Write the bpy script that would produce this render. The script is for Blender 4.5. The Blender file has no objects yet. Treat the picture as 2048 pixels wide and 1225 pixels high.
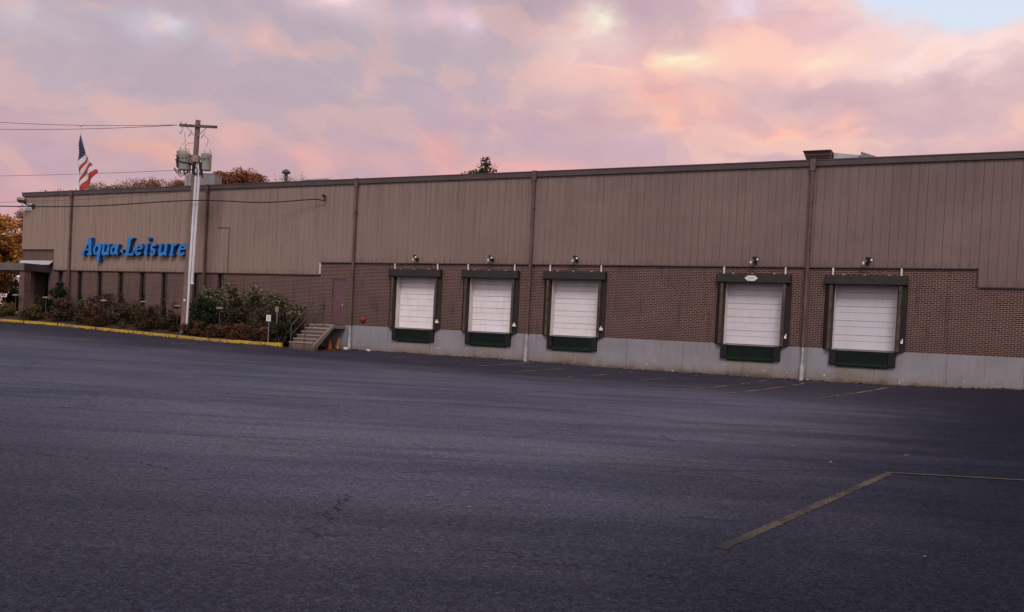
import bpy, math, random
from mathutils import Vector, Matrix, Euler
random.seed(7)
PI = math.pi
sc = bpy.context.scene
col = sc.collection
R = math.radians

# ------------------------------------------------------------------ helpers
def lerp(a, b, t): return a + (b - a) * t
def interp(x, xs, ys):
    if x <= xs[0]: return ys[0]
    for i in range(1, len(xs)):
        if x <= xs[i]:
            return lerp(ys[i-1], ys[i], (x - xs[i-1]) / (xs[i] - xs[i-1]))
    return ys[-1]
GX = [-60, -52, -47, -42, -38, -34, -31, -28, -18, -15, -7, -3, .7, 8, 30]
GZ = [1.0, .93, .88, .74, .63, .54, .53, .52, .49, .43, .43, .46, .60, .75, .9]
def ground_z(x, y):
    w = min(1, max(0, (-x - 29.5) / 1.5))
    return interp(x, GX, GZ) * math.exp(min(0, y + 3 * w) / 7)

class MB:
    def __init__(s): s.v = []; s.f = []; s.m = []; s.c = []; s.sm = []
    def add(s, vs, fs, m=0, sm=False, c=None):
        o = len(s.v); s.v += [tuple(p) for p in vs]
        for f in fs:
            s.f.append([i + o for i in f]); s.m.append(m); s.sm.append(sm); s.c.append(c)
        return s
    def box(s, x0, x1, y0, y1, z0, z1, m=0, M=None):
        vs = [(x, y, z) for x in (x0, x1) for y in (y0, y1) for z in (z0, z1)]
        if M is not None: vs = [tuple(M @ Vector(p)) for p in vs]
        return s.add(vs, [(0,1,3,2),(4,6,7,5),(0,4,5,1),(2,3,7,6),(0,2,6,4),(1,5,7,3)], m)
    def bevbox(s, x0, x1, y0, y1, z0, z1, b=.02, m=0):
        # front (low y) edges chamfered
        vs = [(x0,y1,z0),(x1,y1,z0),(x1,y1,z1),(x0,y1,z1),(x0,y0+b,z0),(x1,y0+b,z0),(x1,y0+b,z1),(x0,y0+b,z1),
              (x0+b,y0,z0+b),(x1-b,y0,z0+b),(x1-b,y0,z1-b),(x0+b,y0,z1-b)]
        fs = [(3,2,1,0),(0,1,5,4),(1,2,6,5),(2,3,7,6),(3,0,4,7),(4,5,9,8),(5,6,10,9),(6,7,11,10),(7,4,8,11),(8,9,10,11)]
        return s.add(vs, fs, m)
    def tube(s, pts, r, n=8, m=0, cap=True, sm=True, squash=None):
        pts = [Vector(p) for p in pts]
        if not isinstance(r, (list, tuple)): r = [r] * len(pts)
        rings = []; prev = None
        for i, p in enumerate(pts):
            t = (pts[min(i+1, len(pts)-1)] - pts[max(i-1, 0)])
            t = t.normalized() if t.length > 1e-9 else Vector((0,0,1))
            if prev is None:
                a = Vector((0,0,1)) if abs(t.z) < .9 else Vector((1,0,0))
                u = t.cross(a).normalized()
            else:
                u = (prev - t * prev.dot(t)).normalized()
            prev = u; w = t.cross(u)
            rings.append([p + (u * math.cos(2*PI*k/n) + w * math.sin(2*PI*k/n)) * r[i] for k in range(n)])
        vs = [q for rg in rings for q in rg]
        fs = [(i*n+k, i*n+(k+1)%n, (i+1)*n+(k+1)%n, (i+1)*n+k) for i in range(len(pts)-1) for k in range(n)]
        s.add(vs, fs, m, sm)
        if cap:
            s.add(rings[0], [tuple(range(n))[::-1]], m); s.add(rings[-1], [tuple(range(n))], m)
        return s
    def disc(s, c, r, nrm_y=True, n=16, m=0):
        vs = [(c[0]+r*math.cos(2*PI*k/n), c[1], c[2]+r*math.sin(2*PI*k/n)) for k in range(n)]
        return s.add(vs, [tuple(range(n))], m)
    def lathe(s, c, prof, n=16, m=0, sm=True, axis='z'):
        vs = []
        for (r, h) in prof:
            for k in range(n):
                a = 2*PI*k/n
                if axis == 'z': vs.append((c[0]+r*math.cos(a), c[1]+r*math.sin(a), c[2]+h))
                else: vs.append((c[0]+r*math.cos(a), c[1]-h, c[2]+r*math.sin(a)))
        fs = [(i*n+k, i*n+(k+1)%n, (i+1)*n+(k+1)%n, (i+1)*n+k) for i in range(len(prof)-1) for k in range(n)]
        s.add(vs, fs, m, sm)
        s.add(vs[:n], [tuple(range(n))[::-1]], m); s.add(vs[-n:], [tuple(range(n))], m)
        return s
    def quad(s, a, b, c, d, m=0): return s.add([a,b,c,d], [(0,1,2,3)], m)
    def build(s, name, mats, parent=None, loc=None, kind=None):
        me = bpy.data.meshes.new(name)
        o3 = Vector((0,0,0))
        if parent is not None:
            p = parent
            while p is not None: o3 += p.location; p = p.parent
        if loc is not None and parent is None: o3 = Vector(loc)
        me.from_pydata([tuple(Vector(v) - o3) for v in s.v], [], s.f)
        if not isinstance(mats, (list, tuple)): mats = [mats]
        for mt in mats: me.materials.append(mt)
        me.polygons.foreach_set('material_index', s.m)
        me.polygons.foreach_set('use_smooth', s.sm)
        if any(c is not None for c in s.c):
            at = me.color_attributes.new('Col', 'FLOAT_COLOR', 'CORNER')
            buf = []
            for f, c in zip(s.f, s.c):
                c = c or (1,1,1)
                buf += [c[0], c[1], c[2], 1.0] * len(f)
            at.data.foreach_set('color', buf)
        me.update()
        ob = bpy.data.objects.new(name, me); col.objects.link(ob)
        if parent is not None: ob.parent = parent
        elif loc is not None: ob.location = loc
        if kind: ob['kind'] = kind
        return ob

def tag(o, label, cat=None, group=None):
    o['label'] = label
    if cat: o['category'] = cat
    if group: o['group'] = group
    return o
def thing(name, label, cat, loc, group=None):
    o = bpy.data.objects.new(name, None); col.objects.link(o); o.location = loc
    o.empty_display_size = .3
    return tag(o, label, cat, group)
def copy_tree(o, parent=None):
    c = o.copy(); col.objects.link(c)
    if parent is not None: c.parent = parent
    for ch in list(o.children): copy_tree(ch, c)
    return c

# ------------------------------------------------------------------ materials
def newmat(name):
    m = bpy.data.materials.new(name); m.use_nodes = True
    nt = m.node_tree; b = nt.nodes['Principled BSDF']
    return m, nt, b
class N:
    """tiny node graph builder"""
    def __init__(s, nt): s.nt = nt
    def node(s, t, **kw):
        n = s.nt.nodes.new(t)
        for k, v in kw.items(): setattr(n, k, v)
        return n
    def put(s, sock, v):
        if hasattr(v, 'is_linked') or isinstance(v, bpy.types.NodeSocket): s.nt.links.new(v, sock)
        elif v is not None: sock.default_value = v
    def math(s, op, a, b=None, c=None, clamp=False):
        n = s.node('ShaderNodeMath', operation=op, use_clamp=clamp)
        s.put(n.inputs[0], a)
        if b is not None: s.put(n.inputs[1], b)
        if c is not None: s.put(n.inputs[2], c)
        return n.outputs[0]
    def mix(s, f, a, b, blend='MIX'):
        n = s.node('ShaderNodeMix', data_type='RGBA', blend_type=blend)
        s.put(n.inputs[0], f)
        s.put(n.inputs[6], a if not isinstance(a, tuple) else (*a[:3], 1)); s.put(n.inputs[7], b if not isinstance(b, tuple) else (*b[:3], 1))
        return n.outputs[2]
    def comb(s, x, y, z):
        n = s.node('ShaderNodeCombineXYZ')
        s.put(n.inputs[0], x); s.put(n.inputs[1], y); s.put(n.inputs[2], z)
        return n.outputs[0]
    def sep(s, v):
        n = s.node('ShaderNodeSeparateXYZ'); s.put(n.inputs[0], v); return n.outputs
    def noise(s, vec, scale, detail=4, rough=.55, dist=0, color=False):
        n = s.node('ShaderNodeTexNoise'); s.put(n.inputs['Vector'], vec)
        n.inputs['Scale'].default_value = scale; n.inputs['Detail'].default_value = detail
        n.inputs['Roughness'].default_value = rough; n.inputs['Distortion'].default_value = dist
        return n.outputs['Color' if color else 'Fac']
    def smooth(s, v, a, b, lo=0., hi=1.):
        n = s.node('ShaderNodeMapRange', interpolation_type='SMOOTHSTEP')
        s.put(n.inputs[0], v); n.inputs[1].default_value = a; n.inputs[2].default_value = b
        n.inputs[3].default_value = lo; n.inputs[4].default_value = hi
        return n.outputs[0]
    def lin(s, v, a, b, lo=0., hi=1.):
        n = s.node('ShaderNodeMapRange')
        s.put(n.inputs[0], v); n.inputs[1].default_value = a; n.inputs[2].default_value = b
        n.inputs[3].default_value = lo; n.inputs[4].default_value = hi
        return n.outputs[0]
    def pos(s): return s.node('ShaderNodeNewGeometry').outputs['Position']
    def scale(s, vec, sx, sy, sz):
        n = s.node('ShaderNodeVectorMath', operation='MULTIPLY'); s.put(n.inputs[0], vec); n.inputs[1].default_value = (sx, sy, sz)
        return n.outputs[0]
    def bump(s, h, strength, dist=.02):
        n = s.node('ShaderNodeBump'); n.inputs['Strength'].default_value = strength; n.inputs['Distance'].default_value = dist
        s.put(n.inputs['Height'], h); return n.outputs[0]

def basic(name, c, rough=.7, var=.25, scale=3., spec=.3, metal=0, stretch=(1,1,1), c2=None, bump=0):
    m, nt, b = newmat(name); g = N(nt)
    v = g.scale(g.pos(), *stretch)
    n = g.noise(v, scale, 5, .6)
    f = g.smooth(n, .3, .7)
    lo = c2 if c2 else tuple(x * (1 - var) for x in c); hi = tuple(min(1, x * (1 + var * .5)) for x in c)
    g.put(b.inputs['Base Color'], g.mix(f, lo, hi))
    b.inputs['Roughness'].default_value = rough; b.inputs['Specular IOR Level'].default_value = spec; b.inputs['Metallic'].default_value = metal
    if bump: g.put(b.inputs['Normal'], g.bump(g.noise(v, scale*8, 4), bump))
    return m

def leafmat(name, rough=.7):
    m, nt, b = newmat(name); g = N(nt)
    a = g.node('ShaderNodeAttribute', attribute_name='Col')
    g.put(b.inputs['Base Color'], a.outputs['Color'])
    b.inputs['Roughness'].default_value = rough; b.inputs['Specular IOR Level'].default_value = .15
    return m

def siding_mat():
    m, nt, b = newmat('ribbed_siding'); g = N(nt)
    p = g.pos(); x, y, z = g.sep(p)[:3]
    tone = g.mix(g.smooth(x, -48, 0), (.305, .220, .178), (.166, .114, .107))  # vignetting and sky reflection put into the tone, paler left to darker right
    cell = g.math('FLOOR', g.math('DIVIDE', x, .3))
    wn = g.node('ShaderNodeTexWhiteNoise', noise_dimensions='1D'); g.put(wn.inputs['W'], cell)
    tone = g.mix(g.lin(wn.outputs['Value'], 0, 1, .0, .16), tone, (.15, .105, .085))
    st = g.noise(g.comb(g.math('MULTIPLY', x, 5.), 0, g.math('MULTIPLY', z, .22)), 1.6, 5, .65)
    tone = g.mix(g.smooth(st, .46, .74, 0, .6), tone, (.14, .095, .075))
    bl = g.noise(p, .35, 4, .6)
    tone = g.mix(g.smooth(bl, .35, .7, 0, .3), tone, (.29, .215, .18))
    bn = g.noise(g.comb(g.math('MULTIPLY', x, 2.5), 0, g.math('MULTIPLY', z, .5)), 2.5, 4)
    # grooves darkened, each by a random amount
    fr = g.math('FRACT', g.math('DIVIDE', g.math('ADD', x, 53.7), .3))
    gr = g.math('LESS_THAN', g.math('ABSOLUTE', g.math('SUBTRACT', fr, .963)), .035)
    wn2 = g.node('ShaderNodeTexWhiteNoise', noise_dimensions='1D'); g.put(wn2.inputs['W'], g.math('ADD', g.math('FLOOR', g.math('DIVIDE', g.math('ADD', x, 53.7), .3)), 17.3))
    gst = g.math('MULTIPLY', g.lin(wn2.outputs['Value'], 0, 1, .05, .7), g.smooth(x, -46, -8, .35, .72))
    tone = g.mix(g.math('MULTIPLY', g.math('MULTIPLY', gr, gst), g.lin(bn, .3, .7, .4, 1.)), tone, (.055, .036, .034))
    tp = g.math('MULTIPLY', g.smooth(z, 6.6, 8.6), g.smooth(g.noise(g.comb(g.math('MULTIPLY', x, 3.2), 0, g.math('MULTIPLY', z, .12)), 1.5, 5, .7), .45, .7))
    tone = g.mix(g.math('MULTIPLY', tp, .5), tone, (.11, .078, .068))
    # rust creeping up from the bottom edges
    inn = g.math('MULTIPLY', g.math('GREATER_THAN', x, -30.4), g.math('LESS_THAN', x, -.9))
    low = g.math('ABSOLUTE', g.math('SUBTRACT', z, g.math('MULTIPLY_ADD', inn, .61, 4.18)))
    ru = g.math('MULTIPLY', g.smooth(low, 0, .3, 1, 0), g.smooth(bn, .42, .62))
    tone = g.mix(g.math('MULTIPLY', ru, .45), tone, (.13, .055, .03))
    g.put(b.inputs['Base Color'], tone)
    b.inputs['Roughness'].default_value = .55; b.inputs['Specular IOR Level'].default_value = .25
    g.put(b.inputs['Normal'], g.bump(g.noise(g.comb(g.math('MULTIPLY', x, 2.), 0, g.math('MULTIPLY', z, .5)), 1.2, 3), .12, .03))
    return m

def brick_mat():
    m, nt, b = newmat('brown_brick'); g = N(nt)
    p = g.pos(); x, y, z = g.sep(p)[:3]
    u = g.math('ADD', x, y)
    wob = g.noise(p, 2.2, 2)
    br = g.node('ShaderNodeTexBrick'); g.put(br.inputs['Vector'], g.comb(u, g.math('ADD', z, g.math('MULTIPLY', wob, .012)), 0))
    br.inputs['Scale'].default_value = 1; br.inputs['Brick Width'].default_value = .2032; br.inputs['Row Height'].default_value = .0678
    br.inputs['Mortar Size'].default_value = .0105; br.inputs['Mortar Smooth'].default_value = .25
    br.inputs['Bias'].default_value = 0
    br.inputs['Color1'].default_value = (.076, .028, .024, 1); br.inputs['Color2'].default_value = (.026, .013, .014, 1)
    br.inputs['Mortar'].default_value = (.30, .212, .182, 1)
    lg = g.smooth(x, -38, -29)
    base = g.mix(g.smooth(g.noise(p, .6, 4, .6), .35, .75, 0, .28), br.outputs['Color'], (.07, .042, .042))
    # left stretch: softer, paler brick
    base = g.mix(g.math('MULTIPLY', g.math('SUBTRACT', 1, lg), .18), base, (.15, .10, .082))
    sk = g.noise(g.comb(g.math('MULTIPLY', x, 3.), 0, g.math('MULTIPLY', z, .5)), 1.0, 4, .6)
    base = g.mix(g.smooth(sk, .52, .72, 0, .45), base, (.035, .022, .022))
    pale = g.noise(g.comb(g.math('FLOOR', g.math('MULTIPLY', u, 4.92)), 0, g.math('FLOOR', g.math('MULTIPLY', z, 14.75))), 7.3, 0)
    base = g.mix(g.math('MULTIPLY', g.smooth(pale, .62, .72), .35), base, (.15, .085, .07))
    base = g.mix(g.smooth(z, 1.6, 2.6, .3, 0), base, (.07, .045, .04))
    g.put(b.inputs['Base Color'], base)
    b.inputs['Roughness'].default_value = .85; b.inputs['Specular IOR Level'].default_value = .15
    g.put(b.inputs['Normal'], g.bump(br.outputs['Fac'], -.4, .01))
    return m

def concrete_mat(name, c, stain, lowz=.5):
    m, nt, b = newmat(name); g = N(nt)
    p = g.pos(); x, y, z = g.sep(p)[:3]
    t = g.mix(g.smooth(g.noise(p, .9, 5, .6), .3, .7), tuple(v*.86 for v in c), tuple(min(1, v*1.05) for v in c))
    t = g.mix(g.smooth(g.noise(g.scale(p, 6, 6, .6), 1.2, 4), .52, .72, 0, .25), t, stain)
    lo = g.math('ADD', z, g.math('MULTIPLY', g.math('SUBTRACT', g.noise(p, 1.7, 5, .65), .5), .55))
    t = g.mix(g.smooth(lo, lowz + .02, lowz + .42, .75, 0), t, stain)
    t = g.mix(g.smooth(lo, lowz - .05, lowz + .14, .7, 0), t, tuple(v*.45 for v in stain))
    fj = g.math('ABSOLUTE', g.math('SUBTRACT', g.math('FRACT', g.math('DIVIDE', g.math('ADD', x, 60.3), 2.44)), .5))
    t = g.mix(g.math('MULTIPLY', g.smooth(fj, .492, .497), .55), t, tuple(v*.5 for v in stain))
    dr = g.noise(g.comb(g.math('MULTIPLY', x, 4.), 0, g.math('MULTIPLY', z, .35)), 1.3, 5, .65)
    t = g.mix(g.smooth(dr, .55, .75, 0, .4), t, tuple(v*.7 for v in stain))
    chip = g.noise(g.scale(p, 1.2, 1, 1), 5.5, 3, .7)
    t = g.mix(g.math('MULTIPLY', g.smooth(chip, .685, .70), g.smooth(z, lowz+.25, lowz+.5, 1, 0)), t, (.75, .73, .72))
    g.put(b.inputs['Base Color'], t)
    b.inputs['Roughness'].default_value = .85; b.inputs['Specular IOR Level'].default_value = .15
    g.put(b.inputs['Normal'], g.bump(g.noise(p, 14, 5), .2, .02))
    return m

def asphalt_mat():
    m, nt, b = newmat('asphalt'); g = N(nt)
    p = g.pos(); x, y, z = g.sep(p)[:3]
    big = g.noise(g.scale(p, .25, .6, 0), .55, 5, .6)
    c = g.mix(g.smooth(big, .3, .7), (.076, .086, .122), (.116, .118, .160))
    # long wheel worn bands running across the yard
    rot = g.math('ADD', g.math('MULTIPLY', y, .9), g.math('MULTIPLY', x, -.42))
    al = g.math('ADD', g.math('MULTIPLY', y, .42), g.math('MULTIPLY', x, .9))
    band = g.noise(g.comb(g.math('MULTIPLY', al, .09), g.math('MULTIPLY', rot, .9), 0), 1.0, 4, .6, .3)
    c = g.mix(g.smooth(band, .44, .64, 0, .42), c, (.036, .042, .064))
    sc_ = g.noise(g.comb(g.math('MULTIPLY', al, .3), g.math('MULTIPLY', rot, 2.6), 3), 1.2, 4, .6)
    c = g.mix(g.smooth(sc_, .52, .70, 0, .35), c, (.036, .042, .062))
    # vignetting put into the colour: darker near edge and right corner
    c = g.mix(g.smooth(x, -9, -22, 0, .35), c, g.mix(.5, c, (.050, .068, .090)))
    c = g.mix(g.smooth(g.math('ADD', y, g.math('MULTIPLY', x, .25)), -29, -35, 0, .8), c, (.028, .032, .050))
    vign = g.math('ADD', x, g.math('MULTIPLY', g.math('SUBTRACT', g.noise(p, .35, 4), .5), 3.5))
    c = g.mix(g.smooth(vign, -6.0, .8, 0, .92), c, (.009, .0125, .024))
    nw = g.math('ADD', y, g.math('MULTIPLY', g.math('SUBTRACT', g.noise(g.scale(p, .3, 1, 0), .5, 3), .5), 7))
    c = g.mix(g.smooth(nw, -12, -4, 0, .75), c, (.027, .023, .036))  # reflection of the dark wall painted into the asphalt beside it
    # hairline crack network and old oil drips
    vo = g.node('ShaderNodeTexVoronoi', feature='DISTANCE_TO_EDGE', voronoi_dimensions='2D')
    wp = g.noise(p, .9, 4, .65, 0, True)
    wps = g.node('ShaderNodeVectorMath', operation='MULTIPLY_ADD'); g.put(wps.inputs[0], wp); wps.inputs[1].default_value = (1.6, 1.6, 0); g.put(wps.inputs[2], p)
    g.put(vo.inputs['Vector'], wps.outputs[0]); vo.inputs['Scale'].default_value = .17
    ck = g.math('MULTIPLY', g.smooth(vo.outputs['Distance'], .0015, .0042, 1, 0), g.smooth(g.noise(p, .22, 3), .46, .58))
    c = g.mix(g.math('MULTIPLY', ck, .75), c, (.014, .015, .022))
    oil = g.math('MULTIPLY', g.smooth(g.noise(p, 1.1, 3, .6), .66, .76), g.smooth(g.noise(p, .13, 2), .45, .6))
    c = g.mix(g.math('MULTIPLY', oil, .55), c, (.014, .014, .020))
    # grit
    sp = g.noise(p, 42, 4, .8)
    c = g.mix(g.smooth(sp, .52, .68, 0, .75), g.mix(0, c, c), g.mix(1, c, (3.0, 3.0, 3.0), 'MULTIPLY'))
    sp2 = g.noise(p, 70, 2, .6)
    c = g.mix(g.smooth(sp2, .52, .68, 0, .8), c, g.mix(1, c, (.3, .3, .3), 'MULTIPLY'))
    sp3 = g.noise(p, 17, 3, .75)
    c = g.mix(1, c, g.mix(g.smooth(sp3, .3, .7), (.72, .72, .72), (1.3, 1.3, 1.3)), 'MULTIPLY')
    mott = g.noise(p, 9, 4, .7)
    c = g.mix(g.smooth(mott, .35, .65, 0, .22), c, g.mix(1, c, (.55, .55, .55), 'MULTIPLY'))
    # pale dust patch in front of the docks
    d = g.smooth(g.noise(g.scale(p, .4, 1, 0), .9, 4), .6, .72, 0, .25)
    d = g.math('MULTIPLY', d, g.smooth(y, -14, -7))
    c = g.mix(d, c, (.11, .10, .105))
    g.put(b.inputs['Base Color'], c)
    b.inputs['Roughness'].default_value = .9; b.inputs['Specular IOR Level'].default_value = .03
    h = g.math('ADD', sp, g.math('MULTIPLY', mott, .6))
    g.put(b.inputs['Normal'], g.bump(h, .45, .012))
    return m

def paint_mat(name, c, worn, amt=.5, scale=9, fade=None):
    m, nt, b = newmat(name); g = N(nt)
    p = g.pos()
    n = g.noise(p, scale, 5, .7)
    big = g.noise(p, .9, 3)
    f = g.smooth(g.math('ADD', n, g.math('MULTIPLY', g.math('SUBTRACT', big, .5), .7)), .62 - amt * .3, .70 - amt * .3)
    if fade: f = g.math('MAXIMUM', f, g.smooth(g.math('ADD', g.sep(p)[1], g.math('MULTIPLY', n, 1.2)), fade[0], fade[1]))
    g.put(b.inputs['Base Color'], g.mix(f, c, worn))
    b.inputs['Roughness'].default_value = .9; b.inputs['Specular IOR Level'].default_value = .03
    return m

M = {}
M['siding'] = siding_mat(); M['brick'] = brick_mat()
M['found'] = concrete_mat('painted_concrete', (.272, .262, .288), (.21, .165, .135), .45)
M['pit'] = concrete_mat('raw_concrete', (.265, .24, .23), (.20, .155, .12), .5)
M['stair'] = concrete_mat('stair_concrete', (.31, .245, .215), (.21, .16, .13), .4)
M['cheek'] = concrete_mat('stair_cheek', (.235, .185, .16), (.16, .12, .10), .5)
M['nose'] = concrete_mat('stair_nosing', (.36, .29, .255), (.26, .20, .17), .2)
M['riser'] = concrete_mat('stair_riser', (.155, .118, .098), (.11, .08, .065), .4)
M['asphalt'] = asphalt_mat()
M['fascia'] = basic('brown_fascia', (.082, .058, .060), .5, .2, .8, .35)
M['down'] = basic('brown_downspout', (.115, .072, .064), .5, .25, 2., .35)
M['pipe'] = basic('grey_pipe', (.40, .40, .43), .6, .25, 4.)
M['white'] = basic('white_paint', (.78, .77, .77), .55, .1, 1.5)
M['strap'] = basic('white_strap', (.72, .66, .62), .6, .2, 6.)
m, nt, b = newmat('white_door_panel'); g = N(nt)
p = g.pos(); x, y, z = g.sep(p)[:3]
dc = g.mix(g.smooth(x, -26, -3), (.88, .82, .85), (.61, .60, .645))  # lens falloff painted in: door colour dims toward the right
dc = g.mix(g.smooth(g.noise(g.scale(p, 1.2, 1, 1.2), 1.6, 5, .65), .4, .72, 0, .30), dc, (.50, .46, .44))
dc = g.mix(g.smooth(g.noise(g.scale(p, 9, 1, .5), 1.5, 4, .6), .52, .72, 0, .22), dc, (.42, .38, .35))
dc = g.mix(g.smooth(g.math('ADD', z, g.math('MULTIPLY', g.noise(p, 1.3, 3), .5)), 3.75, 4.5, 0, .55), dc, (.36, .29, .23))  # tan grime plus header shade put into the colour at door tops
dc = g.mix(g.smooth(g.noise(p, 7, 3, .7), .70, .76, 0, .5), dc, (.28, .26, .25))
g.put(b.inputs['Base Color'], dc); b.inputs['Roughness'].default_value = .5; b.inputs['Specular IOR Level'].default_value = .25
M['whitedoor'] = m
M['joint'] = basic('door_joint_shadow', (.55,.53,.54), .7, .3, 3.)
M['jamb'] = basic('white_jamb', (.66, .60, .56), .6, .12, 2.)
M['vinyl'] = basic('black_vinyl', (.022, .017, .017), .55, .3, 4., .35)
M['hvinyl'] = basic('charcoal_vinyl', (.026, .020, .021), .5, .3, 3., .4)
M['wear'] = basic('tan_wear_strip', (.095, .066, .042), .7, .4, 3., c2=(.045, .032, .025))
M['rubber'] = basic('black_rubber', (.012, .011, .011), .7, .3, 8.)
M['green'] = basic('dark_green_steel', (.003, .009, .006), .5, .3, 5., .2)
M['lip'] = basic('green_lip_plate', (.006, .022, .013), .5, .35, 5., .2)
M['red'] = basic('red_paint', (.28, .03, .02), .5, .2)
M['doorbrown'] = basic('maroon_door', (.135, .068, .075), .5, .12, 1.2)
M['dark'] = basic('dark_metal', (.02, .018, .018), .5, .2)
M['steel'] = basic('galvanised', (.36, .36, .38), .4, .2, 5., .5, .5)
M['rail'] = basic('rusty_rail', (.09, .075, .07), .6, .3, 8.)
M['glass'] = basic('dark_glass', (.008, .007, .007), .12, .1, 1., .4)
M['bronze'] = basic('bronze_frame', (.055, .036, .028), .5, .2)
M['wood'] = basic('weathered_pole', (.21, .155, .125), .9, .35, 4., .1, stretch=(6,6,.5), bump=.3)
M['arm'] = basic('crossarm_wood', (.13, .10, .08), .9, .35, 4., .1)
M['conduit'] = basic('white_conduit', (.62, .62, .66), .55, .15, 2.)
M['tank'] = basic('grey_tank', (.40, .40, .365), .5, .15, 2.)
M['rust'] = basic('rusty_lid', (.24, .13, .075), .8, .4, 6., c2=(.34, .31, .27))
M['ceramic'] = basic('grey_ceramic', (.42, .42, .44), .35, .2, 6., .5)
M['wire'] = basic('black_cable', (.012, .011, .012), .6, .1)
M['wire2'] = basic('grey_wire', (.10, .085, .09), .6, .1)
M['blue'] = basic('blue_sign_face', (.014, .20, .56), .4, .25, 2.5, .4)
M['navy'] = basic('blue_sign_side', (.008, .065, .26), .45, .25, 2.5, .4)
M['kerb'] = paint_mat('yellow_kerb_paint', (.47, .30, .035), (.22, .165, .09), .38, 7)
M['line'] = paint_mat('faded_line_paint', (.104, .093, .070), (.040, .042, .050), .42, 26, (-27.6, -29.3))
M['faint'] = paint_mat('ghost_line_paint', (.34, .25, .13), (.045, .042, .048), .62, 8)
M['ghost'] = paint_mat('vanishing_line_paint', (.075, .062, .048), (.022, .024, .034), .75, 11)
M['crack'] = basic('crack_filler', (.020, .020, .026), .8, .3)
M['soil'] = basic('mulch', (.060, .040, .030), .95, .5, 9., .1, bump=.6)
M['walk'] = basic('concrete_walk', (.33, .31, .29), .9, .2, 2.)
M['hvac'] = basic('hvac_grey', (.20, .19, .205), .5, .12, 1.2, .4)
M['hvac2'] = basic('hvac_light', (.27, .265, .275), .5, .2, 1.2, .4)
M['roofing'] = basic('grey_roof', (.20, .19, .19), .9, .2)
M['cone'] = basic('orange_cone', (.46, .085, .025), .5, .25, 6.)
M['cone2'] = basic('faded_cone', (.30, .14, .06), .6, .3, 6.)
M['plate'] = basic('sign_plate', (.70, .68, .67), .5, .08)
M['ink'] = basic('sign_ink', (.10, .10, .12), .6, .1)
M['cap'] = basic('tan_lamp_cap', (.26, .195, .15), .6, .3)
M['lens'] = basic('lamp_lens', (.86, .86, .88), .25, .05, 1., .5)
M['bark'] = basic('bark', (.085, .062, .05), .95, .4, 6., .1)
M['leaf'] = leafmat('leaves')
M['fallen'] = basic('dry_leaf', (.24, .165, .11), .8, .3)
M['fl_r'] = basic('flag_red', (.36, .04, .042), .8, .15); M['fl_w'] = basic('flag_white', (.58, .55, .56), .8, .1); M['fl_b'] = basic('flag_blue', (.018, .020, .075), .8, .2)
M['canopy'] = basic('canopy_fascia', (.125, .105, .098), .5, .15, 1.)
M['canopy2'] = basic('canopy_side', (.055, .042, .040), .5, .15, 1.)  # darker copy of the fascia tone; the side's shade is painted in
M['flash'] = basic('white_flashing', (.44, .44, .47), .4, .15, 2.)

# ------------------------------------------------------------------ the setting
xs = [-900,-500,-300,-200,-140,-110,-90,-80,-72,-66] + [-62 + i*1.0 for i in range(88)] + [28,32,40,60,100,180,350,900]
ys = [-500,-250,-140,-90,-70,-58,-50,-45] + [-42 + i*.75 for i in range(56)] + [.4, 5, 30, 80, 200, 600]
mb = MB(); nx = len(xs); vs = []
for y in ys:
    for x in xs:
        vs.append((x, y, ground_z(x, min(y, 0)) if y > -60 else 0))
mb.add(vs, [(j*nx+i, j*nx+i+1, (j+1)*nx+i+1, (j+1)*nx+i) for j in range(len(ys)-1) for i in range(nx-1)], 0, True)
lot = mb.build('parking_lot', M['asphalt'], kind='structure')

def ribbon(pts, w, name, m, lift=.006, jitter=0, parent=lot, sub=8):
    """thin sheet following the ground along a polyline"""
    P = []
    for a, b in zip(pts[:-1], pts[1:]):
        for k in range(sub): P.append((lerp(a[0], b[0], k/sub), lerp(a[1], b[1], k/sub)))
    P.append(pts[-1])
    if jitter: P = [(x + random.uniform(-jitter, jitter), y + random.uniform(-jitter, jitter)) for x, y in P]
    vs = []; n = len(P)
    for i, (x, y) in enumerate(P):
        a = P[max(0, i-1)]; b = P[min(n-1, i+1)]
        dx, dy = b[0]-a[0], b[1]-a[1]; L = math.hypot(dx, dy) or 1
        ww = w * ((random.uniform(.35, 1.2) if jitter > .01 else random.uniform(.78, 1.04)) if jitter else 1)
        ox, oy = -dy/L*ww/2, dx/L*ww/2
        for s in (1, -1):
            X, Y = x+ox*s, y+oy*s
            vs.append((X, Y, ground_mesh(X, Y) + lift))
    r = MB(); r.add(vs, [(2*i, 2*i+1, 2*i+3, 2*i+2) for i in range(n-1)])
    return r.build(name, m, parent)
def ground_mesh(x, y):
    import bisect
    i = max(0, min(nx-2, bisect.bisect_right(xs, x)-1)); j = max(0, min(len(ys)-2, bisect.bisect_right(ys, y)-1))
    gz = lambda a, b: vs_g[b*nx+a][2]
    tx = (x-xs[i])/(xs[i+1]-xs[i]); ty = (y-ys[j])/(ys[j+1]-ys[j])
    return lerp(lerp(gz(i,j), gz(i+1,j), tx), lerp(gz(i,j+1), gz(i+1,j+1), tx), ty)
vs_g = vs

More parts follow.
